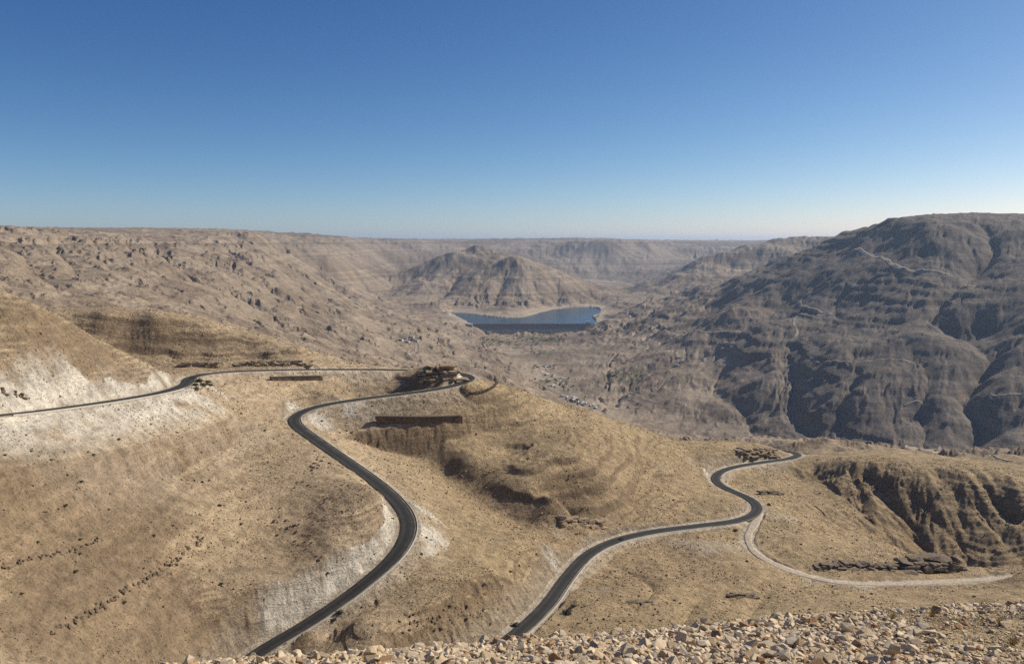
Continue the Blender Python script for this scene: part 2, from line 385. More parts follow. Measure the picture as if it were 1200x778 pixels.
# lake basin: keep the far shore clean
LAKE_Z = -430.0
MT = bspline_matrix(TH, cT); ML = bspline_matrix(LR, cL)
Z = (ML @ Zc.astype(np.float32)) @ MT.T
print('fine grid', Z.shape)
R = np.exp(LR)[:, None].astype(np.float32)
X = (np.sin(TH)[None] * R).astype(np.float32); Y = (np.cos(TH)[None] * R).astype(np.float32)
GT = (TH[None] + 0 * LR[:, None]); GL = (LR[:, None] + 0 * TH[None])

# ------------------------------------------------------------------ fine relief
def grads(Z):
    return np.gradient(Z, LR, axis=0) / R, np.gradient(Z, TH, axis=1) / R
gl, gt = grads(Z)
slope = np.hypot(gl, gt)
far = sstep(700, 1000, R)
UU = 600 + F * np.tan(GT) * .97                   # roughly the photo column, for naming parts of the valley
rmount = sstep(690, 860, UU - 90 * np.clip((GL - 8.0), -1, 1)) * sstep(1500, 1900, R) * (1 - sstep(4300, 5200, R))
rbank = sstep(890, 950, UU) * sstep(420, 470, R) * (1 - sstep(640, 720, R))
# gullies that run down the slopes, finer octave by octave
def gully(lam, seed, gl, gt):
    x = (GT / lam); y = (GL / lam)
    xi = np.floor(x); yi = np.floor(y)
    fx = (x - xi).astype(np.float32); fy = (y - yi).astype(np.float32)
    xi = xi.astype(np.int32) + seed * 53; yi = yi.astype(np.int32) + seed * 17
    n = np.hypot(gl, gt) + 1e-4
    sx, sy = (gl / n).astype(np.float32), (-gt / n).astype(np.float32)   # along the contour
    s = np.zeros(fx.shape, np.float32); wsum = np.zeros(fx.shape, np.float32)
    for i in (-1, 0, 1):
        for j in (-1, 0, 1):
            a = (xi + i) & 255; b = (yi + j) & 255
            dx = fx - i - PJ[0, a, b]; dy = fy - j - PJ[1, a, b]
            w = np.maximum(0, 1 - (dx * dx + dy * dy) / 1.7) ** 3
            s += w * np.cos(2 * math.pi * (dx * sx + dy * sy)); wsum += w
    return 2.2 * np.sqrt(np.clip(.5 + .5 * s / np.maximum(wsum, 1e-4), 0, 1)) - 1.2
for k, (lam, a) in enumerate(((0.06, .10 - .05 * rmount - .06 * sstep(4300, 4800, R) * sstep(420, 470, UU) * (1 - sstep(730, 790, UU))), (0.027, .10), (0.014, .085), (0.0075, .06))):
    g = gully(lam, k, gl, gt)
    m = (far * (1 - .35 * rmount) + (1 - far) * (.10 + 1.1 * rbank)) * sstep(0.05, 0.40, slope)
    Z += R * lam * a * m * g * (1 - .45 * sstep(4900, 6000, R)) * float(os.environ.get('SC_G','.6'))
    gl, gt = grads(Z)
Z += R * far * (0.0020 * fbm(GT * 34, GL * 34, 5, 11)) * (.25 + .75 * sstep(0.0, 0.25, slope)) * sstep(.02, .06, slope)
Z += 15 * sstep(700, 800, R) * (1 - sstep(1350, 1700, R)) * sstep(800, 900, UU) * fbm(X / 150, Y / 150, 4, 181)
near = (1 - far) * sstep(100, 170, R)
dome = near * np.maximum(sstep(560, 620, UU) * (1 - sstep(840, 900, UU)) * sstep(395, 430, R), (1 - sstep(360, 400, UU)) * sstep(505, 530, R))
Z += near * (1.6 * fbm(X / 60, Y / 60, 3, 21) + 0.30 * fbm(X / 9, Y / 9, 2, 31))
# ledges of harder rock
warp = 5 * fbm(X / 260, Y / 260, 2, 41) + 1.1 * near * fbm(X / 30, Y / 30, 2, 43)
def strata(Z, w, mean, seed):
    r_ = np.random.default_rng(seed); zs, zo = [-900.], [-900.]
    while zs[-1] < 500:
        T = mean * r_.uniform(.35, 1.9); k = r_.uniform(.12, .35); m_ = r_.uniform(.45, .85)
        zs += [zs[-1] + T * k, zs[-1] + T]; zo += [zo[-1] + T * m_, zo[-1] + T]
    zz = Z + 2 * warp
    return (np.interp(zz, zs, zo) - zz).astype(np.float32) * w
def ledges(Z, hgt, w):
    t = (Z + warp) / hgt
    f = t - np.floor(t)
    return hgt * (sstep(0.0, .45, f) - f) * w
mask = sstep(-.1, .5, fbm(X / 300, Y / 300, 3, 51))
gl, gt = grads(Z); slope = np.hypot(gl, gt)
Z += strata(Z, near * (.34 * mask * sstep(360, 430, R) + .45 * dome) * sstep(.12, .4, slope), 5.0, 4)
Z += strata(Z, near * (.2 + .8 * sstep(215, 300, R)) * .42 * sstep(-.3, .5, fbm(X / 130, Y / 130, 3, 55)) * sstep(.15, .4, slope), 1.7, 6)
Z += strata(Z, far * (.50 - .05 * rmount) * sstep(-.3, .4, fbm(X / 1500, Y / 1500, 3, 61)) * sstep(.12, .4, slope), 19., 3)
# the reservoir: shore line, bed and a pale drawdown margin
LAKE_Z = -430.0
LK = [(520, 366.5), (533, 370), (546, 375.5), (556, 380.5), (600, 382), (650, 382), (688, 381.5), (698, 376), (694, 371), (703, 366), (696, 360.5), (674, 360.3), (652, 362.2), (637, 365.5), (622, 369.5), (606, 372.8), (592, 372.6), (575, 371.2), (560, 368.8), (542, 366.8)]
LKW = smooth_line(catmull([at_z(u, v, LAKE_Z) for u, v in LK + LK[:1]], 30), 2)[:, :2]
i0, i1 = np.searchsorted(LR, math.log(3900)), np.searchsorted(LR, math.log(5900)); j0, j1 = np.searchsorted(TH, -.16), np.searchsorted(TH, .20)
lx, ly = X[i0:i1, j0:j1], Y[i0:i1, j0:j1]; ins = np.zeros(lx.shape, bool); ds = np.full(lx.shape, 1e9)
for a, b in zip(LKW, np.roll(LKW, -1, axis=0)):
    c_ = ((a[1] > ly) != (b[1] > ly)) & (lx < (b[0] - a[0]) * (ly - a[1]) / (b[1] - a[1] + 1e-9) + a[0]); ins ^= c_
    v_ = b - a; t_ = np.clip(((lx - a[0]) * v_[0] + (ly - a[1]) * v_[1]) / (v_ @ v_ + 1e-9), 0, 1); ds = np.minimum(ds, np.hypot(lx - a[0] - t_ * v_[0], ly - a[1] - t_ * v_[1]))
zz_ = Z[i0:i1, j0:j1]; up_ = ly > 4176
lift = (LAKE_Z + .8 + np.minimum(ds, 220) * .11 * (1 + .5 * fbm(lx / 160, ly / 160, 3, 171))) * 1.0
Z[i0:i1, j0:j1] = np.where(ins & up_, np.minimum(zz_, LAKE_Z - 1 - np.minimum(ds * .2, 14)), np.where(up_ & (ds < 320), np.maximum(zz_, lift), zz_))
shore = np.zeros_like(Z); shore[i0:i1, j0:j1] = (1 - sstep(20, 75, ds)) * up_ * ~ins
Znat = Z.copy()
if os.environ.get('SC_SKY'):
    sk = (Z / R)[LR > math.log(800)]
    for u_ in (10, 100, 200, 300, 400, 480, 560, 600, 700, 800, 900, 950, 1000, 1035, 1080, 1140, 1190):
        j_ = np.searchsorted(TH, math.atan2(ray(u_, 280)[0], ray(u_, 280)[1])); k_ = sk[:, j_].argmax(); t_ = sk[k_, j_] * math.hypot(ray(u_, 280)[0], ray(u_, 280)[1]) / ray(u_, 280)[1]
        print('SKY', u_, 'v=%.1f' % (389 - F * math.tan(math.atan(t_) + PITCH)), 'r=%.0f' % R[LR > math.log(800)][k_, 0])


# ------------------------------------------------------------------ cut the road benches
cutm = np.zeros_like(Z); fillm = np.zeros_like(Z); bench = np.zeros_like(Z)
def near_line(L, reach):
    D = np.full(Z.shape, 1e9, np.float32); ZR = np.zeros_like(Z); S = np.zeros_like(Z)
    for a, b in zip(L[:-1], L[1:]):
        mx, my = (a[0] + b[0]) / 2, (a[1] + b[1]) / 2
        rr = math.hypot(mx, my); th = math.atan2(mx, my)
        e = (reach + 4) / rr
        i0, i1 = np.searchsorted(LR, math.log(max(rr - reach - 4, 2))), np.searchsorted(LR, math.log(rr + reach + 4))
        j0, j1 = np.searchsorted(TH, th - e), np.searchsorted(TH, th + e)
        if i1 <= i0 or j1 <= j0: continue
        x, y = X[i0:i1, j0:j1], Y[i0:i1, j0:j1]
        vx, vy = b[0] - a[0], b[1] - a[1]
        q = vx * vx + vy * vy
        t = np.clip(((x - a[0]) * vx + (y - a[1]) * vy) / q, 0, 1)
        px, py = x - a[0] - t * vx, y - a[1] - t * vy
        d = np.hypot(px, py)
        m = d < D[i0:i1, j0:j1]
        D[i0:i1, j0:j1][m] = d[m]
        ZR[i0:i1, j0:j1][m] = (a[2] + t * (b[2] - a[2]))[m]
        S[i0:i1, j0:j1][m] = (np.sign(vx * py - vy * px))[m]
    return D, ZR, S
rough = fbm(X / 9, Y / 9, 3, 71)
rough2 = 1.3 * np.abs(fbm(X / 5, Y / 5, 3, 73)) - .4
def carve(L, half, cut=1.5, fill=.72, reach=60, tall=6.5):
    global Z
    D, ZR, S = near_line(L, reach)
    ok = D < reach
    dd = np.maximum(D - half - .8 * rough * (D > half), 0)
    up = ZR + dd * cut + .35 * rough * np.minimum(dd, 6) + rough2 * np.clip(dd / 3, 0, 1) - .12
    lo = ZR - dd * fill - 1.6 * np.maximum(dd - 20, 0) - .12
    c = ok & (Z > up); fl = ok & (Z < lo)
    ed = np.clip(1.25 - dd / 16, 0, 1)
    cutm[c] = np.maximum(cutm[c], np.clip(1.35 - dd / tall, 0, 1)[c]); fillm[fl] = np.maximum(fillm[fl], ed[fl])
    Z = np.where(c, up, np.where(fl, lo, Z)).astype(np.float32)
    bench[ok & (D < half + .3)] = 1
    return D
DR = np.full(Z.shape, 1e9, np.float32)
for L, hw, cu in ((L1A, 5.6, 1.6), (L1B, 5.6, 2.1), (L2, 5.6, 1.3), (LT, 3.4, 1.2)):
    DR = np.minimum(DR, carve(L, hw, cu, tall=13 if L is L1A else 6.5))

def zat(x, y):
    x = np.asarray(x, float); y = np.asarray(y, float)
    i = np.interp(np.log(np.hypot(x, y)), LR, np.arange(nlr)); j = np.interp(np.arctan2(x, y), TH, np.arange(nth))
    i0 = np.minimum(i.astype(int), nlr - 2); j0 = np.minimum(j.astype(int), nth - 2); a = i - i0; b = j - j0
    return Z[i0, j0] * (1 - a) * (1 - b) + Z[i0 + 1, j0] * a * (1 - b) + Z[i0, j0 + 1] * (1 - a) * b + Z[i0 + 1, j0 + 1] * a * b
def hit(u, v, rmin=120.0, rmax=40000.0):
    dx, dy, dz = ray(u, v); h = math.hypot(dx, dy)
    r = np.exp(np.arange(math.log(rmin), math.log(rmax), .0012))
    zz = zat(dx / h * r, dy / h * r)
    k = np.nonzero(zz >= dz / h * r)[0]
    r = r[k[0]] if len(k) else rmax
    return (dx / h * r, dy / h * r, float(zat(dx / h * r, dy / h * r)))
def spots(lst, rmin=150.0):
    m = np.zeros(Z.shape, np.float32)
    for u, v, rad_ in lst:
        p = hit(u, v, rmin); rr = math.hypot(p[0], p[1])
        i0, i1 = np.searchsorted(LR, math.log(max(rr - 2 * rad_, 5))), np.searchsorted(LR, math.log(rr + 2 * rad_)); th = math.atan2(p[0], p[1])
        j0, j1 = np.searchsorted(TH, th - 2 * rad_ / rr), np.searchsorted(TH, th + 2 * rad_ / rr)
        d = np.hypot(X[i0:i1, j0:j1] - p[0], Y[i0:i1, j0:j1] - p[1]) / rad_
        m[i0:i1, j0:j1] = np.maximum(m[i0:i1, j0:j1], 1 - sstep(.5, 1.5, d))
    return m
WHITE = [(20, 478, 8), (60, 470, 11), (100, 462, 11), (140, 455, 11), (175, 448, 10), (196, 444, 8), (20, 505, 20), (60, 508, 22), (110, 505, 24), (160, 500, 24), (210, 490, 22), (250, 488, 18), (290, 508, 12), (230, 470, 12),
         (450, 575, 6), (452, 595, 7), (455, 615, 8), (447, 640, 8), (425, 665, 7), (395, 690, 7), (360, 708, 8), (330, 728, 8), (340, 470, 6), (420, 482, 8), (375, 495, 7), (500, 600, 7), (510, 630, 8), (515, 655, 6), (640, 645, 6), (655, 625, 5),
         (780, 548, 8), (812, 540, 7), (825, 552, 6), (540, 445, 6), (700, 690, 8), (260, 462, 8)]
gl, gt = grads(Z); slope = np.hypot(gl, gt)
# ------------------------------------------------------------------ colour of the ground
def mixc(a, b, m): return a * (1 - m[..., None]) + b * m[..., None]
def col(*c): return np.array(c, np.float32)
alb = mixc(np.ones(Z.shape + (3,), np.float32) * col(.475, .358, .223), col(.445, .328, .187), sstep(430, 560, UU) * np.ones_like(Z))
n1 = fbm(X / 120, Y / 120, 4, 81)
n2 = fbm(GT * 14, GL * 14, 4, 91)
alb = mixc(alb, col(.36, .255, .15), sstep(-.1, .7, n1) * .5)
n3 = fbm(GT * 55, GL * 55, 4, 95)
farc = mixc(np.ones_like(alb) * col(.37, .29, .205), col(.27, .205, .145), sstep(-.4, .6, n2))
farc = mixc(farc, col(.16, .115, .085), sstep(.15, .8, n3 + .3 * n2) * .5 * (1 - sstep(5000, 8000, R) * .6))
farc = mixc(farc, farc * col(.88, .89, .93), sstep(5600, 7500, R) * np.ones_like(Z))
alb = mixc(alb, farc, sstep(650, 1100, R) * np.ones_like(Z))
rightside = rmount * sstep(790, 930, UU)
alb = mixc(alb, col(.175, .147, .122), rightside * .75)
rock = sstep(.55, 1.0, slope) * (1 - .5 * far)
alb = mixc(alb, col(.24, .17, .105), rock * .75)
pale = spots(WHITE) * sstep(-1.0, .0, fbm(X / 16, Y / 16, 4, 101))
white = np.clip(.22 * (cutm + fillm) + pale * (.15 + .85 * np.maximum(cutm, fillm)), 0, 1)
alb = mixc(alb, col(.68, .61, .49), white * .95)
GREEN = [(620, 397, 70), (645, 398, 60), (585, 400, 55), (640, 414, 50), (735, 441, 60), (612, 396, 45), (625, 394, 50), (640, 392, 40), (652, 396, 35), (598, 401, 30), (632, 412, 30), (660, 395, 30), (610, 412, 35), (575, 402, 25), (640, 447, 26), (655, 445, 24), (725, 437, 28), (752, 438, 30), (715, 440, 20), (690, 384, 40), (730, 386, 40), (600, 407, 30), (712, 441, 25)]
alb = mixc(alb, col(.42, .35, .26), shore * .7)
green = spots(GREEN, 1200) * sstep(-.35, .1, fbm(X / 45, Y / 45, 3, 121)) * far
alb = mixc(alb, col(.115, .13, .06), green * .85)
dust = spots([(850, 640, 9), (825, 640, 10), (800, 636, 8), (905, 604, 6), (925, 606, 6), (890, 606, 6), (876, 640, 7), (950, 682, 5), (1010, 690, 6)], 300)
alb = mixc(alb, col(.50, .41, .29), dust * .7)
alb = mixc(alb, col(.55, .465, .35), bench * .9)

# ------------------------------------------------------------------ mesh
def mat_new(name):
    m = bpy.data.materials.new(name); m.use_nodes = True
    return m, m.node_tree, m.node_tree.nodes['Principled BSDF']
def simple_mat(name, c, rough=.9, bump=0, bscale=1.0, var=0.0):
    m, nt, b = mat_new(name)
    b.inputs['Base Color'].default_value = (*c, 1); b.inputs['Roughness'].default_value = rough
    b.inputs['Specular IOR Level'].default_value = .2
    if bump or var:
        tc = nt.nodes.new('ShaderNodeTexCoord')
        n = nt.nodes.new('ShaderNodeTexNoise'); n.inputs['Scale'].default_value = bscale; n.inputs['Detail'].default_value = 5
        nt.links.new(tc.outputs['Object'], n.inputs['Vector'])
        if bump:
            bp = nt.nodes.new('ShaderNodeBump'); bp.inputs['Strength'].default_value = bump; bp.inputs['Distance'].default_value = .3 / bscale
            nt.links.new(n.outputs['Fac'], bp.inputs['Height']); nt.links.new(bp.outputs[0], b.inputs['Normal'])
        if var:
            mr = nt.nodes.new('ShaderNodeMapRange'); mr.inputs['From Min'].default_value = .3; mr.inputs['From Max'].default_value = .7
            mr.inputs['To Min'].default_value = 1 - var; mr.inputs['To Max'].default_value = 1 + var
            hv = nt.nodes.new('ShaderNodeHueSaturation'); hv.inputs['Color'].default_value = (*c, 1)
            nt.links.new(n.outputs['Fac'], mr.inputs['Value']); nt.links.new(mr.outputs[0], hv.inputs['Value'])
            nt.links.new(hv.outputs[0], b.inputs['Base Color'])
    return m

def terrain_material():
    m, nt, b = mat_new('desert_ground')
    b.inputs['Roughness'].default_value = .95; b.inputs['Specular IOR Level'].default_value = .1
    at = nt.nodes.new('ShaderNodeAttribute'); at.attribute_name = 'ground_colour'
    geo = nt.nodes.new('ShaderNodeNewGeometry')
    def noise(scale, detail, rough=.6):
        n = nt.nodes.new('ShaderNodeTexNoise'); n.inputs['Scale'].default_value = scale; n.inputs['Detail'].default_value = detail; n.inputs['Roughness'].default_value = rough
        nt.links.new(geo.outputs['Position'], n.inputs['Vector']); return n
    na = noise(.22, 9, .72); nb = noise(.02, 6, .6)
    # strata colours: thin bands by height
    sep = nt.nodes.new('ShaderNodeSeparateXYZ'); nt.links.new(geo.outputs['Position'], sep.inputs[0])
    ad = nt.nodes.new('ShaderNodeMath'); ad.operation = 'MULTIPLY_ADD'; ad.inputs[1].default_value = 14
    nt.links.new(nb.outputs['Fac'], ad.inputs[0]); nt.links.new(sep.outputs['Z'], ad.inputs[2])
    st = nt.nodes.new('ShaderNodeTexNoise'); st.noise_dimensions = '1D'; st.inputs['Scale'].default_value = .35; st.inputs['Detail'].default_value = 5; st.inputs['Roughness'].default_value = .7
    nt.links.new(ad.outputs[0], st.inputs['W'])
    def rng_(src, lo, hi, a, b_):
        r = nt.nodes.new('ShaderNodeMapRange'); r.inputs['From Min'].default_value = lo; r.inputs['From Max'].default_value = hi
        r.inputs['To Min'].default_value = a; r.inputs['To Max'].default_value = b_; nt.links.new(src, r.inputs['Value']); return r.outputs[0]
    v1 = rng_(na.outputs['Fac'], .3, .7, .56, 1.38)
    v2 = rng_(st.outputs['Fac'], .3, .7, .86, 1.12)
    sw = nt.nodes.new('ShaderNodeTexNoise'); sw.noise_dimensions = '1D'; sw.inputs['Scale'].default_value = .045; sw.inputs['Detail'].default_value = 3; sw.inputs['Roughness'].default_value = .6
    nt.links.new(ad.outputs[0], sw.inputs['W'])
    v3 = rng_(sw.outputs['Fac'], .3, .7, .76, 1.2)
    nd = noise(1.1, 3, .5); v4 = rng_(nd.outputs['Fac'], .37, .45, .68, 1.0)
    m2 = nt.nodes.new('ShaderNodeMath'); m2.operation = 'MULTIPLY'; nt.links.new(v3, m2.inputs[0]); nt.links.new(v4, m2.inputs[1])
    m1 = nt.nodes.new('ShaderNodeMath'); m1.operation = 'MULTIPLY'; nt.links.new(v1, m1.inputs[0]); nt.links.new(v2, m1.inputs[1])
    mu = nt.nodes.new('ShaderNodeMath'); mu.operation = 'MULTIPLY'; nt.links.new(m1.outputs[0], mu.inputs[0]); nt.links.new(m2.outputs[0], mu.inputs[1])
    vm = nt.nodes.new('ShaderNodeVectorMath'); vm.operation = 'SCALE'
    nt.links.new(at.outputs['Color'], vm.inputs[0]); nt.links.new(mu.outputs[0], vm.inputs['Scale'])
    nt.links.new(vm.outputs[0], b.inputs['Base Color'])
    hsum = nt.nodes.new('ShaderNodeMath'); hsum.operation = 'MULTIPLY_ADD'; hsum.inputs[1].default_value = .5
    nt.links.new(st.outputs['Fac'], hsum.inputs[0]); nt.links.new(na.outputs['Fac'], hsum.inputs[2])
    bp = nt.nodes.new('ShaderNodeBump'); bp.inputs['Strength'].default_value = .9; bp.inputs['Distance'].default_value = 2.4
    nt.links.new(hsum.outputs[0], bp.inputs['Height']); nt.links.new(bp.outputs[0], b.inputs['Normal'])
    return m
M_GROUND = terrain_material()

def np_mesh(name, V, Fq, mat, parent=None, smooth=True):
    me = bpy.data.meshes.new(name)
    k = Fq.shape[1]
    me.vertices.add(len(V)); me.vertices.foreach_set('co', np.ascontiguousarray(V, np.float32).ravel())
    me.loops.add(Fq.size); me.loops.foreach_set('vertex_index', np.ascontiguousarray(Fq, np.int32).ravel())
    me.polygons.add(len(Fq)); me.polygons.foreach_set('loop_start', np.arange(0, Fq.size, k, dtype=np.int32))
    me.polygons.foreach_set('use_smooth', np.full(len(Fq), smooth))
    me.update(calc_edges=True)
    me.materials.append(mat)
    o = bpy.data.objects.new(name, me); C.objects.link(o)
    if parent: o.parent = parent
    return o
def struct(o, kind='structure'):
    o['kind'] = kind; return o

V = np.stack([X, Y, Z], -1).reshape(-1, 3)
ii = np.arange(nlr * nth).reshape(nlr, nth)
FQ = np.stack([ii[:-1, :-1], ii[:-1, 1:], ii[1:, 1:], ii[1:, :-1]], -1).reshape(-1, 4)
ter = struct(np_mesh('terrain', V, FQ, M_GROUND))
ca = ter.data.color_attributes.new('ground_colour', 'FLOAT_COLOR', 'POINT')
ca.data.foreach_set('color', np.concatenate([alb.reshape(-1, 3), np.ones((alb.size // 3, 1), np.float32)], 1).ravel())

# ------------------------------------------------------------------ roads
def ribbon(name, L, offs, zoffs, mat, parent=None):
    T = np.gradient(L[:, :2], axis=0); T /= np.linalg.norm(T, axis=1)[:, None]
    Nn = np.stack([T[:, 1], -T[:, 0]], 1)
    rows = [np.concatenate([L[:, :2] + Nn * o, (L[:, 2] + z)[:, None]], 1) for o, z in zip(offs, zoffs)]
    V = np.stack(rows, 1); n, k = V.shape[:2]
    ix = np.arange(n * k).reshape(n, k)
    Fq = np.stack([ix[:-1, :-1], ix[1:, :-1], ix[1:, 1:], ix[:-1, 1:]], -1).reshape(-1, 4)
    return np_mesh(name, V.reshape(-1, 3), Fq, mat, parent)
M_ASPH = simple_mat('asphalt', (.030, .029, .028), .9, .3, .5, .2)
M_KERB = simple_mat('concrete_kerb', (.42, .38, .31), .9, .2, 2.0, .2)
M_VERGE = simple_mat('gravel_verge', (.40, .34, .26), .95, .6, 3.0, .25)
nt = M_ASPH.node_tree; bs_ = nt.nodes['Principled BSDF']
la_ = nt.nodes.new('ShaderNodeAttribute'); la_.attribute_name = 'lane'
ge_ = nt.nodes.new('ShaderNodeNewGeometry'); no_ = nt.nodes.new('ShaderNodeTexNoise'); no_.inputs['Scale'].default_value = .16; no_.inputs['Detail'].default_value = 6; nt.links.new(ge_.outputs['Position'], no_.inputs['Vector'])
mm_ = nt.nodes.new('ShaderNodeMath'); mm_.operation = 'MULTIPLY'; nt.links.new(la_.outputs['Fac'], mm_.inputs[0]); nt.links.new(no_.outputs['Fac'], mm_.inputs[1])
cr_ = nt.nodes.new('ShaderNodeValToRGB'); nt.links.new(mm_.outputs[0], cr_.inputs[0]); el_ = cr_.color_ramp.elements
el_[0].position = .05; el_[0].color = (.030, .029, .027, 1); el_[1].position = .6; el_[1].color = (.062, .058, .052, 1)
e_ = el_.new(1.0); e_.color = (.20, .165, .12, 1)
nt.links.new(cr_.outputs[0], bs_.inputs['Base Color'])
for nm, L in (('road', full1), ('road', L2)):
    Lf = catmull(L[::2], 1.0)
    o = struct(ribbon(nm, Lf, [-3.32, -3.27, -2.6, -1.7, -.9, 0, .9, 1.7, 2.6, 3.27, 3.32], [-.4, .16, .17, .18, .19, .2, .19, .18, .17, .16, -.4], M_ASPH))
    la = o.data.attributes.new('lane', 'FLOAT', 'POINT'); la.data.foreach_set('value', np.tile(np.array([2.2, 2.2, .45, 1, .35, .15, .35, 1, .45, 2.2, 2.2], np.float32), len(Lf)))

#OBJS
# ------------------------------------------------------------------ small builders
def tag(o, label=None, cat=None, group=None):
    if label: o['label'] = label
    if cat: o['category'] = cat
    if group: o['group'] = group
    return o
def empty(name, loc):
    o = bpy.data.objects.new(name, None); C.objects.link(o); o.location = loc; o.empty_display_size = .5
    return o
def box_vf(x0, x1, y0, y1, z0, z1, base=0):
    v = [(x, y, z) for x in (x0, x1) for y in (y0, y1) for z in (z0, z1)]
    f = [(0, 1, 3, 2), (4, 6, 7, 5), (0, 4, 5, 1), (2, 3, 7, 6), (0, 2, 6, 4), (1, 5, 7, 3)]
    return v, [tuple(i + base for i in q) for q in f]
def boxes(name, lst, mat, parent=None, rz=0, loc=(0, 0, 0)):
    V, Fq = [], []
    for b_ in lst:
        v, f = box_vf(*b_, base=len(V)); V += v; Fq += f
    o = np_mesh(name, np.array(V, float), np.array(Fq), mat, parent, smooth=False)
    o.location = loc; o.rotation_euler = (0, 0, rz)
    return o
def hull_rock(n, sq, seed, bev=0.0, boxy=.75):
    r = np.random.default_rng(seed)
    import bmesh
    p = r.standard_normal((n, 3)); p /= np.linalg.norm(p, axis=1)[:, None]
    p = np.sign(p) * np.abs(p) ** boxy * r.uniform(.8, 1.05, (n, 1)) * np.array(sq)
    bm = bmesh.new()
    for q in p: bm.verts.new(q)
    res = bmesh.ops.convex_hull(bm, input=bm.verts)
    junk = [g for g in res['geom_interior'] + res['geom_unused'] if isinstance(g, bmesh.types.BMVert)]
    if junk: bmesh.ops.delete(bm, geom=list(set(junk)), context='VERTS')
    if bev: bmesh.ops.bevel(bm, geom=list(bm.edges), offset=bev, segments=1, affect='EDGES')
    bmesh.ops.triangulate(bm, faces=bm.faces)
    bmesh.ops.recalc_face_normals(bm, faces=bm.faces)
    bm.verts.index_update()
    V = np.array([v.co[:] for v in bm.verts], np.float32); Fq = np.array([[v.index for v in f.verts] for f in bm.faces], np.int32)
    bm.free()
    return V, Fq
def rand_rot(r):
    q = r.standard_normal(4); q /= np.linalg.norm(q); w, x, y, z = q
    return np.array([[1 - 2 * (y * y + z * z), 2 * (x * y - z * w), 2 * (x * z + y * w)], [2 * (x * y + z * w), 1 - 2 * (x * x + z * z), 2 * (y * z - x * w)], [2 * (x * z - y * w), 2 * (y * z + x * w), 1 - 2 * (x * x + y * y)]])
def merged(name, protos, P, S, mat, r, tilt=None, kind='stuff'):
    Vs, Fs, n = [], [], 0
    for p, s_ in zip(P, S):
        v, f = protos[r.integers(len(protos))]
        Rm = rand_rot(r) if tilt is None else np.array(Matrix.Rotation(r.uniform(0, 6.28), 3, 'Z') @ Matrix.Rotation(r.normal(0, tilt), 3, 'X'))
        Vs.append((v * s_) @ Rm.T + p); Fs.append(f + n); n += len(v)
    o = np_mesh(name, np.concatenate(Vs), np.concatenate(Fs), mat, smooth=False)
    o['kind'] = kind
    return o
def project(P):
    P = np.asarray(P, float); y = P[..., 1] * cp - P[..., 2] * sp; z = P[..., 1] * sp + P[..., 2] * cp
    return 600 + F * P[..., 0] / y, 389 - F * z / y
def stone_mat(name, c, sc=8.0):
    return simple_mat(name, c, .95, .5, sc, .22)

# ------------------------------------------------------------------ kerbs and the dirt track
def sub_line(L, u0, v0, u1, v1):
    a_, b_ = np.array(hit(u0, v0)), np.array(hit(u1, v1))
    i = int(np.argmin(((L - a_)[:, :2] ** 2).sum(1))); j = int(np.argmin(((L - b_)[:, :2] ** 2).sum(1)))
    return L[min(i, j):max(i, j) + 1]
ROADF1, ROADF2 = catmull(full1[::2], 1.0), catmull(L2[::2], 1.0)
for nm, L, side in (('kerb', sub_line(ROADF1, 345, 490, 330, 748), -1), ('kerb', sub_line(ROADF2, 605, 743, 830, 616), 1), ('kerb', sub_line(ROADF1, 2, 487, 205, 456), 1), ('kerb', sub_line(ROADF2, 838, 560, 920, 538), 1)):
    s_ = side * np.array([3.75, 3.8, 4.15, 4.2])
    struct(ribbon(nm, L, s_ if side > 0 else s_[::-1], [-.3, .42, .42, -.3], M_KERB))
LTf = catmull(LT[::2], 1.2)
def drape(name, L, half, mat, lift=.12, skirt=.5):
    T = np.gradient(L[:, :2], axis=0); T /= np.linalg.norm(T, axis=1)[:, None] + 1e-9
    Nn = np.stack([T[:, 1], -T[:, 0]], 1); rows = []
    wob = 1 + .18 * np.sin(np.arange(len(L)) * .11) + .1 * np.sin(np.arange(len(L)) * .37)
    for q, dz in ((-1.05, -skirt), (-1, 0), (-.5, 0), (0, 0), (.5, 0), (1, 0), (1.05, -skirt)):
        xy = L[:, :2] + Nn * (half * q * wob)[:, None]
        rows.append(np.concatenate([xy, (zat(xy[:, 0], xy[:, 1]) + lift + dz)[:, None]], 1))
    V = np.stack(rows, 1); n, k = V.shape[:2]; ix = np.arange(n * k).reshape(n, k)
    return struct(np_mesh(name, V.reshape(-1, 3), np.stack([ix[:-1, :-1], ix[1:, :-1], ix[1:, 1:], ix[:-1, 1:]], -1).reshape(-1, 4), mat))
M_TRACK = simple_mat('pale_dust', (.47, .39, .285), .95, .6, .7, .26)
M_FARROAD = simple_mat('dusty_road', (.30, .255, .20), .95, .2, .05, .15)
drape('path', LTf, 2.3, M_TRACK, .14)
def far_line(pix, step, rmin):
    return catmull([hit(u, v, rmin) for u, v in pix], step)
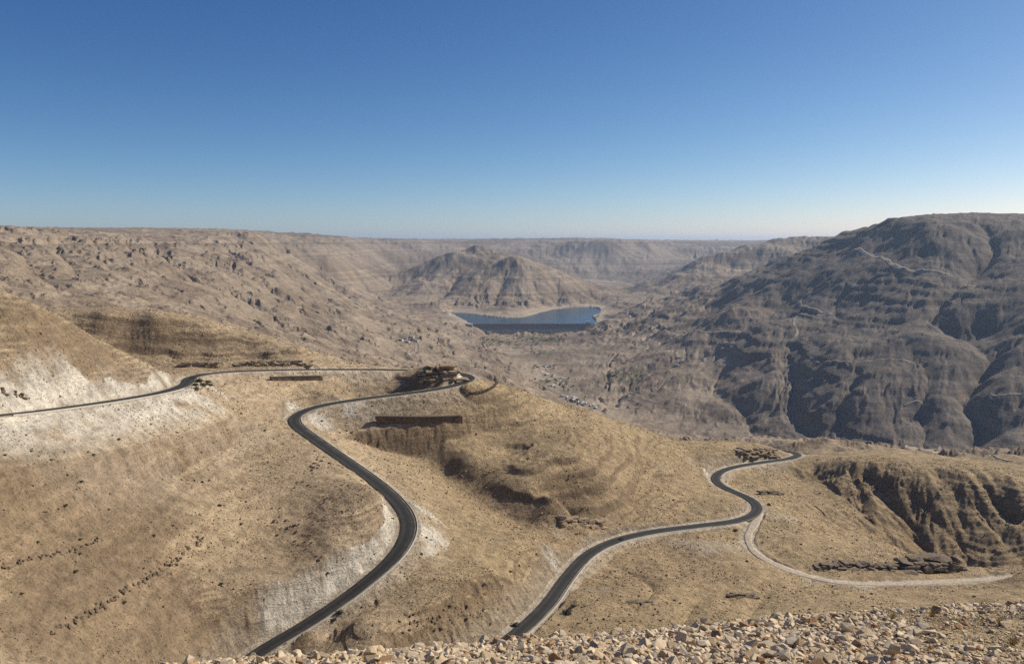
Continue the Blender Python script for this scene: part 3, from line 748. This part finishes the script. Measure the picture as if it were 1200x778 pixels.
for pix, half in (([(994, 293), (1012, 297), (1030, 301), (1042, 308), (1056, 315), (1076, 318.5), (1100, 319), (1112, 322)], 11), ([(966, 336), (950, 343), (938, 351), (943, 359), (958, 365), (975, 369)], 8),
                  ([(975, 369), (950, 371), (935, 370), (930, 380), (934, 390), (926, 400)], 6), ([(948, 419), (975, 424), (1010, 424), (1040, 421), (1072, 426)], 4), ([(735, 458), (755, 468), (770, 472)], 3.5),
                  ([(800, 388), (820, 388), (850, 389), (875, 388)], 5), ([(1160, 462), (1180, 462), (1198, 462)], 3.5), ([(1060, 476), (1075, 470), (1090, 474)], 3.5),
                  ([(1160, 533), (1172, 538), (1186, 541)], 1.4), ([(478, 416), (487, 410), (491, 404), (484, 398)], 4), ([(660, 470), (685, 478), (700, 484)], 4)):
    drape('path', far_line(pix, 6, 640), half * .8, M_FARROAD, .45, 2.5)

# ------------------------------------------------------------------ water
M_WATER, nt, b = mat_new('lake_water')
b.inputs['Base Color'].default_value = (.016, .060, .100, 1); b.inputs['Roughness'].default_value = .22; b.inputs['Specular IOR Level'].default_value = .22
wt = nt.nodes.new('ShaderNodeTexNoise'); wt.inputs['Scale'].default_value = .12; wt.inputs['Detail'].default_value = 4
wg = nt.nodes.new('ShaderNodeNewGeometry'); nt.links.new(wg.outputs['Position'], wt.inputs['Vector'])
wb = nt.nodes.new('ShaderNodeBump'); wb.inputs['Strength'].default_value = .5; wb.inputs['Distance'].default_value = 1.2
nt.links.new(wt.outputs['Fac'], wb.inputs['Height']); nt.links.new(wb.outputs[0], b.inputs['Normal'])
DAM_Y = 4170.0
wv = np.array([(-700, DAM_Y + 1, LAKE_Z), (560, DAM_Y + 1, LAKE_Z), (900, 5700, LAKE_Z), (-900, 5700, LAKE_Z)])
struct(np_mesh('water', wv, np.array([[0, 1, 2, 3]]), M_WATER))

# ------------------------------------------------------------------ dam
M_DAM = simple_mat('dam_face', (.27, .235, .20), .95, .4, .06, .12)
M_DAMC = simple_mat('dam_concrete', (.36, .33, .29), .9, .2, .05, .1)
xl, xr = -205.0, 430.0
dam = empty('dam', ((xl + xr) / 2, DAM_Y, LAKE_Z - 45)); tag(dam, 'long dark rockfill dam wall holding back the blue lake', 'dam')
def prism(name, prof, x0, x1, mat, parent):
    n = len(prof); V = [(x, y, z) for x in (x0, x1) for y, z in prof]
    Fq = [(i, (i + 1) % n, n + (i + 1) % n, n + i) for i in range(n)]
    me = bpy.data.meshes.new(name); me.from_pydata(V, [], Fq + [tuple(range(n))[::-1], tuple(range(n, 2 * n))]); me.materials.append(mat)
    o = bpy.data.objects.new(name, me); C.objects.link(o); o.parent = parent; return o
hw = (xr - xl) / 2
prism('face', [(-46, -12), (-7, 47), (7, 47), (46, -12)], -hw, hw, M_DAM, dam)
prism('crest', [(-8, 47.3), (-8, 49.6), (-7, 49.6), (-7, 48.2), (7, 48.2), (7, 49.6), (8, 49.6), (8, 47.3)], -hw, hw, M_DAMC, dam)
boxes('spillway', [(-hw - 22, -hw - .5, -42, 10, -12, 50.5), (-hw - 26, -hw - 22.2, -44, 10, -12, 54)], M_DAMC, dam)
boxes('intake_tower', [(hw - 42, hw - 24, 8.5, 24, -12, 56), (hw - 46, hw - 20, 8, 26, 56.2, 59)], M_DAMC, dam)

# ------------------------------------------------------------------ masonry walls along the hairpins
M_WALL = simple_mat('brown_masonry', (.15, .105, .072), .95, .9, .7, .45)  # brown taken darker: shade on the viewer-facing side is put into the colour
M_COPE = simple_mat('shadow_toned_coping', (.11, .085, .065), .9, .5, 1.5, .2)  # coping coloured dark to stand for the shadow line beneath it
def wall(us, vbot, vtop, label, over):
    P = np.array([hit(u, vbot(u), 380) for u in us]); P[:, :2] = smooth_line(P, 6)[:, :2]; P[:, 1] += .25
    top = np.array([at_y(u, vtop, y)[2] for u, y in zip(us, P[:, 1])]); top[:] = np.linspace(top[:3].mean(), top[-3:].mean(), len(top))
    o0 = P[0].copy(); o0[2] = top[0]; r_ = empty('retaining_wall', tuple(o0)); tag(r_, label, 'wall'); rr = np.random.default_rng(int(us[0]))
    L = catmull(np.concatenate([P[:, :2], top[:, None]], 1), .7); g = np.minimum(zat(L[:, 0], L[:, 1]), L[:, 2] - 1.0); V, Fq = [], []
    T = np.gradient(L[:, :2], axis=0); T /= np.linalg.norm(T, axis=1)[:, None]; Nn = np.stack([T[:, 1], -T[:, 0]], 1)
    def blk(i, j, z0a, z0b, z1a, z1b, out, back, V, Fq):
        q = []
        for k_, z0, z1 in ((i, z0a, z1a), (j, z0b, z1b)):
            for of in (out, -back):
                for z in (z0, z1): q.append((L[k_, 0] + Nn[k_, 0] * of - o0[0], L[k_, 1] + Nn[k_, 1] * of - o0[1], z - o0[2]))
        n_ = len(V); V += q; Fq += [tuple(n_ + t for t in f) for f in ((0, 2, 3, 1), (4, 5, 7, 6), (0, 1, 5, 4), (2, 6, 7, 3), (0, 4, 6, 2), (1, 3, 7, 5))]
    n = len(L)
    for row in range(9):
        i = rr.integers(0, 2)
        while i < n - 1:
            j = min(i + int(rr.integers(1, 3)), n - 1); z1a, z1b = L[i, 2] - row * .62, L[j, 2] - row * .62
            if z1a > g[i] - 1.2: blk(i, j, z1a - .59, z1b - .59, z1a, z1b, rr.uniform(0, .14), 2.0, V, Fq)
            i = j
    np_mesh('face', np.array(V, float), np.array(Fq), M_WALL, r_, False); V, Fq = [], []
    for i in range(0, n - 3, 3): blk(i, i + 3, L[i, 2] + .004, L[i + 3, 2] + .004, L[i, 2] + .42 + rr.uniform(0, .05), L[i + 3, 2] + .42, .15 + over, 2.2, V, Fq)
    np_mesh('coping', np.array(V, float), np.array(Fq), M_COPE, r_, False)
wall(list(range(440, 544, 6)), lambda u: 497.5, 488, 'long brown stone retaining wall with coping darkened as a shadow line in the bowl below the hairpin', .5)
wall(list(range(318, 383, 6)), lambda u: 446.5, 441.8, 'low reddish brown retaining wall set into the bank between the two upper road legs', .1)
M_DRY = simple_mat('dry_stone', (.20, .15, .10), .95, .9, 1.2, .3)
pix = [(551, 463.5), (559, 462), (567, 460), (574, 457), (580, 453), (583, 449)]
rs = []
for k, (u, v) in enumerate(pix): rs.append(hit(u, v, 420))
dr = empty('dry_stone_wall', rs[0]); tag(dr, 'curved dark dry stone wall edging the outside of the hairpin turnout', 'wall')
rr = np.random.default_rng(5); V, Fq = [], []
cv = catmull(rs, .8)
for p in cv:
    for row in range(4):
        for q in range(2):
            v, f = hull_rock(9, (.75, .5, .4), int(rr.integers(1e6))); c_ = p - np.array(rs[0]) + np.array([rr.normal(0, .15), q * .6 + rr.normal(0, .1), -.6 + row * .62])
            Fq.append(f + sum(len(x) for x in V)); V.append(v + c_)
np_mesh('stonework', np.concatenate(V), np.concatenate(Fq), M_DRY, dr, False)

# ------------------------------------------------------------------ rock outcrops (jagged, bedded blocks)
M_ROCK = simple_mat('weathered_rock', (.33, .245, .155), .95, .9, .8, .3)
M_DROCK = simple_mat('dark_rock', (.205, .155, .105), .95, .9, .8, .3)
def outcrop(u0, u1, vb, hgt, depth, mat, label, rmin, seed, layers=5):
    r_ = np.random.default_rng(seed); a_, b_ = np.array(hit(u0, vb, rmin)), np.array(hit(u1, vb, rmin)); V, Fq, n = [], [], 0
    d_ = b_ - a_; L_ = float(np.hypot(d_[0], d_[1])); ax = math.atan2(d_[1], d_[0]); ca, sa = math.cos(ax), math.sin(ax)
    for l in range(layers):
        s_ = hgt / layers; x = L_ * r_.uniform(0, .06) * (1 + l)
        end = L_ * (1 - r_.uniform(0, .06) * (1 + l)); set_ = depth * (.1 + .5 * l / layers)
        while x < end:
            w_ = s_ * r_.uniform(1.2, 5.0) * (1.3 if l % 2 else 1)
            t_ = min(1, (x + w_ / 2) / L_); y_ = set_ + r_.normal(0, .12) * depth
            px_, py_ = a_[0] + ca * (x + w_ / 2) - sa * y_, a_[1] + sa * (x + w_ / 2) + ca * y_
            base = .55 * (a_[2] + d_[2] * t_) + .45 * float(zat(px_, py_))
            if r_.random() > .08:
                v, f = hull_rock(18, (w_ * .64, depth * r_.uniform(.4, .7), s_ * r_.uniform(.6, 1.1)), int(r_.integers(1e6)), 0, .42)
                v = np.stack([v[:, 0] * ca - v[:, 1] * sa, v[:, 0] * sa + v[:, 1] * ca, v[:, 2]], 1)
                V.append(v + np.array([px_ - a_[0], py_ - a_[1], base + (l - .25) * s_ * r_.uniform(.85, 1.1) - a_[2]])); Fq.append(f + n); n += len(v)
            x += w_ * r_.uniform(.75, 1.05)
    o = np_mesh('rock_outcrop', np.concatenate(V), np.concatenate(Fq), mat, None, False); o.location = tuple(a_)
    return tag(o, label, 'rock outcrop')
outcrop(488, 540, 447, 7.5, 9, M_ROCK, 'brown bedded rock knob standing inside the upper hairpin bend', 480, 1)
outcrop(1052, 1132, 667, 7, 8, M_DROCK, 'broad dark broken outcrop above the dirt track at the lower right', 380, 2, 4)
outcrop(955, 1050, 667, 2.6, 6, M_DROCK, 'thin dark rock ledge on the bench left of the broken outcrop', 360, 3, 3)
outcrop(655, 705, 618, 4.5, 3.5, M_ROCK, 'brown rock cutting with dark cracks beside the lower road bend', 380, 4, 4)
outcrop(862, 912, 534, 4.2, 8, M_ROCK, 'rounded brown rock bluff inside the farthest road bend', 560, 5, 4)
outcrop(890, 915, 580, 3.2, 4, M_DROCK, 'dark boulder outcrop hanging on the slope below the far bend', 520, 6, 3)
outcrop(200, 255, 431, 4, 3.5, M_ROCK, 'bedded brown road cutting at the left end of the upper road straight', 440, 7, 4)
outcrop(262, 365, 430, 4.2, 3.5, M_ROCK, 'long dark brown cutting behind the upper road straight', 440, 8, 4)
outcrop(735, 762, 706, 1.1, 1.6, M_DROCK, 'short dark ledge crossing the flat ground right of the lower road', 280, 9, 2)
outcrop(850, 882, 700, 1.8, 2.5, M_DROCK, 'dark rocks on the left flank of the striped mound', 280, 10, 2)

# ------------------------------------------------------------------ buildings and greenhouses in the valley
M_PLASTER = simple_mat('pale_plaster', (.55, .52, .47), .9, .2, .3, .12); M_ROOFF = simple_mat('flat_roof', (.40, .37, .33), .9, .2, .3, .12); M_OPEN = simple_mat('dark_opening', (.05, .045, .04), .6)
M_SHEET = simple_mat('plastic_sheet', (.38, .385, .38), .6, .1, .3, .08)
def house(u, v, w_, d_, h_, label, group, rmin=900):
    p = hit(u, v, rmin); rz = random.uniform(-.5, .5); r_ = empty('house', p); r_.rotation_euler = (0, 0, rz); tag(r_, label, 'house', group)
    boxes('wall', [(-w_, w_, -d_, d_, -3, h_)], M_PLASTER, r_)
    boxes('roof', [(-w_ - .3, w_ + .3, -d_ - .3, d_ + .3, h_ + .01, h_ + .5)], M_ROOFF, r_)
    for q in (-.55, .1): boxes('window', [(w_ * q - .6, w_ * q + .6, -d_ - .06, -d_ + .1, h_ * .35, h_ * .7)], M_OPEN, r_)
    boxes('door', [(w_ * .6 - .5, w_ * .6 + .5, -d_ - .06, -d_ + .1, 0, 2.2)], M_OPEN, r_)
HL = 'small pale flat roofed house in the hamlet on the left valley side'
for k, (u, v) in enumerate(((470, 399), (475, 397), (480, 398.5), (483, 395.5), (477, 401), (487, 400), (489, 397))):
    house(u, v, random.uniform(5, 9), random.uniform(4, 6), random.uniform(3.5, 6), HL, 'houses of the hamlet on the left valley side')
for k, (u, v) in enumerate(((852, 403), (858, 407), (848, 409), (795, 420), (800, 424), (793, 429))):
    house(u, v, random.uniform(5, 8), random.uniform(4, 6), random.uniform(3.5, 5), 'small pale house scattered on the slopes right of the wadi', 'houses on the slopes right of the wadi')
house(573, 391, 9, 7, 9, 'white control house at the left foot of the dam', None); house(1003, 336, 13, 7, 5, 'white building on the shoulder of the right mountain', None); house(1035, 321, 20, 8, 5, 'pale visitor building on the mountain terrace below the winding road', None)
house(705, 389, 10, 6, 5, 'lone pale house beside the fields right of the dam', None)
def greenhouse(u, v, w_, d_, h_):
    p = hit(u, v, 900); r_ = empty('greenhouse', p); r_.rotation_euler = (0, 0, random.uniform(-.7, .3)); tag(r_, 'pale plastic greenhouse beside the wadi bed', 'greenhouse', 'greenhouses along the wadi bed')
    prof = [(-w_ * math.cos(a_ * math.pi / 8), h_ * math.sin(a_ * math.pi / 8)) for a_ in range(9)]
    V = [(x, y, z) for y in (-d_, d_) for x, z in prof]; Fq = [(i, i + 1, 9 + i + 1, 9 + i) for i in range(8)]
    me = bpy.data.meshes.new('cover'); me.from_pydata(V, [], Fq + [tuple(range(9)), tuple(range(9, 18))[::-1]]); me.materials.append(M_SHEET)
    o = bpy.data.objects.new('cover', me); C.objects.link(o); o.parent = r_
for k in range(14):
    t_ = k / 13; greenhouse(664 + 32 * t_ + random.uniform(-6, 6), 463 + 14 * t_ + random.uniform(-3, 3), random.uniform(3, 6), random.uniform(8, 16), 3.6)
for u, v in ((635, 436), (641, 439), (648, 441), (655, 446), (640, 430), (648, 452)): greenhouse(u, v, 5, 12, 4)

# ------------------------------------------------------------------ plants
M_LEAF = simple_mat('olive_leaf', (.10, .105, .055), .8, 0, 3, .3); M_TWIG = simple_mat('grey_twig', (.16, .12, .085), .9)
M_STRAW = simple_mat('dry_straw', (.46, .34, .16), .9, 0, 5, .2)
def leaf_cloud(n, rx, rz, size, r_):
    d = r_.standard_normal((n, 3)); d /= np.linalg.norm(d, axis=1)[:, None]; d[:, 2] = np.abs(d[:, 2]) - .15
    lob = 1 + .3 * np.sin(3 * np.arctan2(d[:, 1], d[:, 0]) + r_.uniform(0, 6)) ; c_ = d * (r_.uniform(.35, 1, n) ** .6 * lob)[:, None] * np.array([rx, rx, rz])
    V = (c_[:, None] + r_.normal(0, size, (n, 3, 3))).reshape(-1, 3); return V, np.arange(3 * n).reshape(n, 3)
shrub_meshes = []
for k in range(3):
    r_ = np.random.default_rng(50 + k); V, Fq = leaf_cloud(420, 1.0, .8, .13, r_); o = np_mesh('foliage', V + np.array([0, 0, .25]), Fq, M_LEAF, None, False)
    Vt, Ft = [], []
    for q in range(7):
        a_ = r_.uniform(0, 6.28); tp_ = np.array([math.cos(a_) * .55, math.sin(a_) * .55, .6]); sd = np.array([-math.sin(a_), math.cos(a_), 0]) * .05; bs = len(Vt)
        Vt += [sd, -sd, tp_ - sd * .3, tp_ + sd * .3, np.array([0, 0, .12])]; Ft += [(bs, bs + 1, bs + 2), (bs, bs + 2, bs + 3), (bs + 4, bs + 2, bs + 3)]
    t_ = np_mesh('stem', np.array(Vt), np.array(Ft), M_TWIG, None, False)
    shrub_meshes.append((o.data, t_.data)); bpy.data.objects.remove(o); bpy.data.objects.remove(t_)
def shrub(u, v, s_, label, group=None, rmin=150):
    p = hit(u, v, rmin); k = random.randrange(3); r_ = empty('shrub', (p[0], p[1], p[2] - .1 * s_)); r_.rotation_euler = (0, 0, random.uniform(0, 6.28)); r_.scale = (s_ * random.uniform(.85, 1.2), s_, s_ * random.uniform(.75, 1.1)); tag(r_, label, 'shrub', group)
    for nm, me in zip(('foliage', 'stem'), shrub_meshes[k]):
        c_ = bpy.data.objects.new(nm, me); C.objects.link(c_); c_.parent = r_
G1 = 'green shrubs inside the bend of the upper road'
for u, v, s_ in ((227, 444, 1.6), (233, 447.5, 2.4), (238, 452, 2.2), (229, 452, 1.5), (243, 449, 1.8), (246, 452, 1.6), (230, 457, 1.5)): shrub(u, v, s_, 'green shrub in the little clump inside the sharp bend of the upper road', G1)
shrub(665, 718, 1.9, 'lone olive shrub on the right verge of the lower road'); shrub(672, 711, 1.1, 'small dry shrub just above the lone olive shrub on the lower verge')
shrub(604, 733, 1.5, 'low green shrub on the left verge where the lower road leaves the photo'); shrub(398, 719, 1.3, 'rounded shrub beside the right kerb of the long middle road leg'); shrub(391, 727, 1.0, 'small dark shrub just below the rounded shrub on the middle road verge')
shrub(728, 633, 1.4, 'dark shrub on the outer verge where the lower road levels out'); shrub(862, 622, 1.3, 'pair of low bushes merged on the lower road verge near the junction'); shrub(901, 592, 1.3, 'shrub on the outer edge of the bend above the track junction')
GS = 'scrub dotted over the hillsides'
rs_ = np.random.default_rng(77); cnt = 0
while cnt < 80:
    u, v = rs_.uniform(0, 1200), rs_.uniform(470, 715)
    p = hit(u, v, 170)
    if math.hypot(p[0], p[1]) > 640: continue
    i = min(int(np.interp(math.log(math.hypot(p[0], p[1])), LR, np.arange(nlr))), nlr - 1); j = min(int(np.interp(math.atan2(p[0], p[1]), TH, np.arange(nth))), nth - 1)
    if DR[i, j] < 8: continue
    shrub(u, v, rs_.uniform(.35, .85), 'tiny dark scrub bush dotted on the open tan hillside', GS); cnt += 1
# far trees along the wadi, in clumps nobody could count
rv = np.random.default_rng(8); V, Fq, n = [], [], 0
WAD = [(575, 398), (600, 400), (612, 396), (630, 397), (650, 400), (628, 413), (640, 430), (650, 447), (660, 452), (620, 405), (700, 385), (745, 388), (775, 386), (725, 440), (752, 440), (590, 404), (705, 388), (655, 395), (640, 393), (680, 470)]
for u, v in WAD:
    for q in range(16):
        p = hit(u + rv.normal(0, 9), v + rv.normal(0, 2.5), 900); s_ = rv.uniform(2, 5)
        v_, f_ = leaf_cloud(26, s_, s_ * .9, s_ * .35, rv); V.append(v_ + np.array(p) + np.array([0, 0, s_ * .5])); Fq.append(f_ + n); n += len(v_)
o = np_mesh('vegetation', np.concatenate(V), np.concatenate(Fq), M_LEAF, None, False); o['kind'] = 'stuff'

# ------------------------------------------------------------------ stones on the slopes
M_SLOPE_STONE = stone_mat('slope_stone', (.30, .22, .135), 1.2)
peb = [hull_rock(7, (1, .8, .6), 200 + k) for k in range(6)]
rg = np.random.default_rng(21)
iu = rg.random(170000); lr_ = np.log(175) + iu ** .8 * (np.log(690) - np.log(175)); th_ = rg.uniform(rad(-36), rad(36), 170000)
px_, py_ = np.exp(lr_) * np.sin(th_), np.exp(lr_) * np.cos(th_)
ii_ = np.clip(np.interp(lr_, LR, np.arange(nlr)).astype(int), 0, nlr - 1); jj_ = np.clip(np.interp(th_, TH, np.arange(nth)).astype(int), 0, nth - 1)
dens = sstep(-.5, .6, fbm(px_ / 35, py_ / 35, 4, 131)) * .9 + .1
ok = (DR[ii_, jj_] > 6) & (rg.random(170000) < dens)
px_, py_, lr_ = px_[ok], py_[ok], lr_[ok]
sz = np.exp(rg.normal(-1.55, .5, len(px_))) * (.6 + np.exp(lr_) / 700)
pz_ = zat(px_, py_)
merged('scree', peb, np.stack([px_, py_, pz_ + sz * .1], 1), np.clip(sz, .08, .9), M_SLOPE_STONE, rg)
# rows of boulders that stand out one by one
bould = []
for k in range(6):
    v, f = hull_rock(13, (1, .8, .62), 300 + k, .05); o = np_mesh('boulder', v, f, M_SLOPE_STONE, None, False); bould.append(o.data); bpy.data.objects.remove(o)
M_BD = stone_mat('dark_boulder', (.17, .125, .085), 1.2)
for m_ in bould: m_.materials[0] = M_BD
def boulder(u, v, s_, label, group):
    p = hit(u, v, 160); o = bpy.data.objects.new('boulder', random.choice(bould)); C.objects.link(o)
    o.location = (p[0], p[1], p[2] + s_ * .15); o.rotation_euler = (random.uniform(-.5, .5), random.uniform(-.5, .5), random.uniform(0, 6.28)); o.scale = (s_ * random.uniform(.8, 1.3), s_, s_ * random.uniform(.8, 1.2)); tag(o, label, 'boulder', group)
def row(pts, n, spread, lo, hi, label, group):
    P_ = catmull([(u, v, 0) for u, v in pts], 1.0)
    for k in range(n):
        q = P_[random.randrange(len(P_))]; boulder(q[0] + random.gauss(0, spread), q[1] + random.gauss(0, spread * .7), random.uniform(lo, hi), label, group)
row([(60, 742), (100, 722), (130, 703), (160, 684), (190, 668), (215, 650), (240, 630)], 90, 3.2, .5, 1.1, 'dark boulder in the long diagonal row across the lower left slope', 'boulders of the long diagonal row')
row([(5, 665), (35, 655), (60, 652), (95, 642), (118, 632)], 40, 2.2, .45, .95, 'dark boulder in the short rows at the far left of the slope', 'boulders of the short left rows')
row([(300, 590), (325, 610), (350, 632), (375, 655)], 26, 8, .5, 1.0, 'dark boulder scattered on the shoulder above the long middle road leg', 'boulders on the shoulder above the middle road leg')
row([(345, 570), (360, 557), (372, 545), (380, 535)], 24, 4, .6, 1.2, 'dark boulder in the loose cluster left of the middle road', 'boulders in the cluster left of the middle road')
row([(560, 690), (520, 720), (480, 730), (570, 725)], 40, 12, .45, 1.0, 'dark boulder strewn on the slope between the two road legs at the bottom', 'boulders between the two road legs')
row([(700, 700), (730, 720), (770, 700), (740, 670), (790, 725)], 36, 12, .4, 1.0, 'dark boulder strewn on the flat ground right of the lower road', 'boulders right of the lower road')
row([(0, 455), (12, 462), (25, 465), (40, 468)], 16, 2, .5, 1.2, 'dark boulder at the foot of the left spur beside the upper road', 'boulders at the foot of the left spur')
row([(400, 500), (430, 520), (460, 545), (500, 565), (540, 585)], 36, 7, .45, 1.0, 'dark boulder strewn along the slope below the middle road towards the bowl', 'boulders on the slope towards the bowl')

# ------------------------------------------------------------------ foreground rubble
TONES = [('cream', (.64, .51, .345)), ('buff', (.53, .40, .25)), ('rusty', (.40, .24, .125)), ('grey', (.49, .40, .295))]
MST = [stone_mat('stone_' + t, c, 14) for t, c in TONES]
protos = {}
for ti in range(4):
    for sh, sq, n_ in (('block', (1, .85, .75), 13), ('slab', (1.15, .85, .36), 14)):
        for k in range(4):
            v, f = hull_rock(n_, sq, 500 + ti * 40 + k + (20 if sh == 'slab' else 0), .035); o = np_mesh('stone', v, f, MST[ti], None, False); protos[ti, sh, k] = (o.data, v, f); bpy.data.objects.remove(o)
rf = np.random.default_rng(99); NS = 56000
yy = rf.uniform(6.5, 16.5, NS); xx = yy * rf.uniform(-.62, .9, NS)
thx, lrx = np.arctan2(xx, yy), np.log(np.hypot(xx, yy))
size = np.exp(rf.normal(-3.72, .58, NS)); size = np.clip(size, .015, .112)
size *= np.where(xx > 4.2, .8, 1)
zz = zat(xx, yy); P_ = np.stack([xx, yy, zz], 1)
U_, V_ = project(P_)
vis = (U_ > -40) & (U_ < 1240) & (V_ < 800) & (V_ > 690)
bare = (fbm(xx / 1.6, yy / 1.6, 3, 151) > .18) & (xx > 4.5) & (rf.random(NS) < .75)
keep_ = ~bare
sh_ = np.where(rf.random(NS) < np.where(xx > 4, .6, .3), 1, 0); tn = rf.choice(4, NS, p=[.50, .30, .12, .08])
pxs = size * F / np.hypot(xx, yy) * (vis & keep_) * np.where(V_ > 785, .3, 1)
big = np.argsort(-pxs)[:300]; isbig = np.zeros(NS, bool); isbig[big] = True
heap = np.where(rf.random(NS) < .4, rf.uniform(.2, .9, NS), .15)
for i in big:
    shp = 'slab' if sh_[i] else 'block'; me = protos[int(tn[i]), shp, int(rf.integers(4))][0]
    o = bpy.data.objects.new('stone', me); C.objects.link(o)
    o.location = (xx[i], yy[i], zz[i] + size[i] * heap[i] * (.5 if shp == 'slab' else 1)); o.rotation_euler = (rf.normal(0, .45), rf.normal(0, .45), rf.uniform(0, 6.28)); o.scale = (size[i],) * 3
    place = 'left' if U_[i] < 560 else ('middle' if U_[i] < 880 else 'right'); tone = TONES[int(tn[i])][0]
    tag(o, 'larger angular %s stone %s in the %s part of the foreground rubble' % (tone, shp, place), 'stone', '%s stone %ss in the %s part of the rubble' % (tone, shp, place))
for ti in range(4):
    m_ = keep_ & ~isbig & (tn == ti)
    pr = [protos[ti, shp, k][1:] for shp in ('block', 'slab') for k in range(4)]
    merged('rubble', pr, np.stack([xx[m_], yy[m_], zz[m_] + size[m_] * .3], 1), size[m_], MST[ti], rf, tilt=.5)
NG = 30000
gy = rf.uniform(6, 17, NG); gx_ = gy * rf.uniform(-.65, .92, NG); merged('gravel', peb, np.stack([gx_, gy, zat(gx_, gy)], 1), np.exp(rf.normal(-4.4, .4, NG)), MST[1], rf)
# dry grass tufts among the stones
def tuft(u, v, h_, label, group=None):
    p = hit(u, v, 5); r_ = np.random.default_rng(int(u)); V, Fq = [], []
    for k in range(90):
        a_ = r_.uniform(0, 6.28); ln = h_ * r_.uniform(.5, 1.1); out = r_.uniform(.2, .9); b0 = np.array([math.cos(a_), math.sin(a_), 0]) * h_ * .12 * r_.uniform(0, 1); d_ = np.array([math.cos(a_) * out, math.sin(a_) * out, 1]); d_ /= np.linalg.norm(d_); sd = np.array([-math.sin(a_), math.cos(a_), 0]) * h_ * .018
        mid = b0 + d_ * ln * .6; tip = b0 + d_ * ln + np.array([math.cos(a_), math.sin(a_), -.5]) * ln * .2; bs = len(V); V += [b0 - sd, b0 + sd, mid + sd * .7, mid - sd * .7, tip]; Fq += [(bs, bs + 1, bs + 2), (bs, bs + 2, bs + 3), (bs + 3, bs + 2, bs + 4)]
    o = np_mesh('grass_tuft', np.array(V), np.array(Fq), M_STRAW, None, False); o.location = p; tag(o, label, 'grass', group)
GT_ = 'dry grass tufts in the foreground rubble'
for u, v, h_, lb in ((1172, 733, .16, 'dry straw tuft on the bare gravel patch near the right end of the rubble'), (1186, 756, .17, 'largest dry straw tuft at the right end of the rubble'), (1092, 723, .15, 'golden grass tuft at the upper edge of the rubble right of centre'), (1046, 726, .14, 'pale grass tuft among slabs left of the golden tuft'), (1150, 712, .12, 'small tuft on the far rim of the rubble towards the right'),
                     (885, 735, .12, 'short straw tuft among the blocks in the middle of the rubble'), (960, 728, .12, 'straw tuft on the rim where the rubble turns flatter'), (740, 756, .11, 'little tuft wedged between cream blocks left of the middle')): tuft(u, v, h_, lb, None)
#OBJE

# ------------------------------------------------------------------ haze
HZ = float(os.environ.get('SC_HZ', '2.9e-5'))
def haze():
    lo = np.array([-45000, -300, float(Z.min()) - 1.5]); hi = np.array([45000, 45000, float(max(Z.max(), 0)) + 20])
    v = [(x, y, z) for x in (lo[0], hi[0]) for y in (lo[1], hi[1]) for z in (lo[2], hi[2])]
    f = np.array([[0, 1, 3, 2], [4, 6, 7, 5], [0, 4, 5, 1], [2, 3, 7, 6], [0, 2, 6, 4], [1, 5, 7, 3]])
    m = bpy.data.materials.new('air'); m.use_nodes = True; t = m.node_tree; t.nodes.clear()
    out = t.nodes.new('ShaderNodeOutputMaterial'); pv = t.nodes.new('ShaderNodeVolumePrincipled')
    pv.inputs['Color'].default_value = (.55, .74, 1, 1); pv.inputs['Density'].default_value = HZ; pv.inputs['Anisotropy'].default_value = .3
    t.links.new(pv.outputs[0], out.inputs['Volume'])
    o = np_mesh('haze', np.array(v, float), f, m, smooth=False); o['kind'] = 'stuff'
    return o
if HZ > 0: haze()
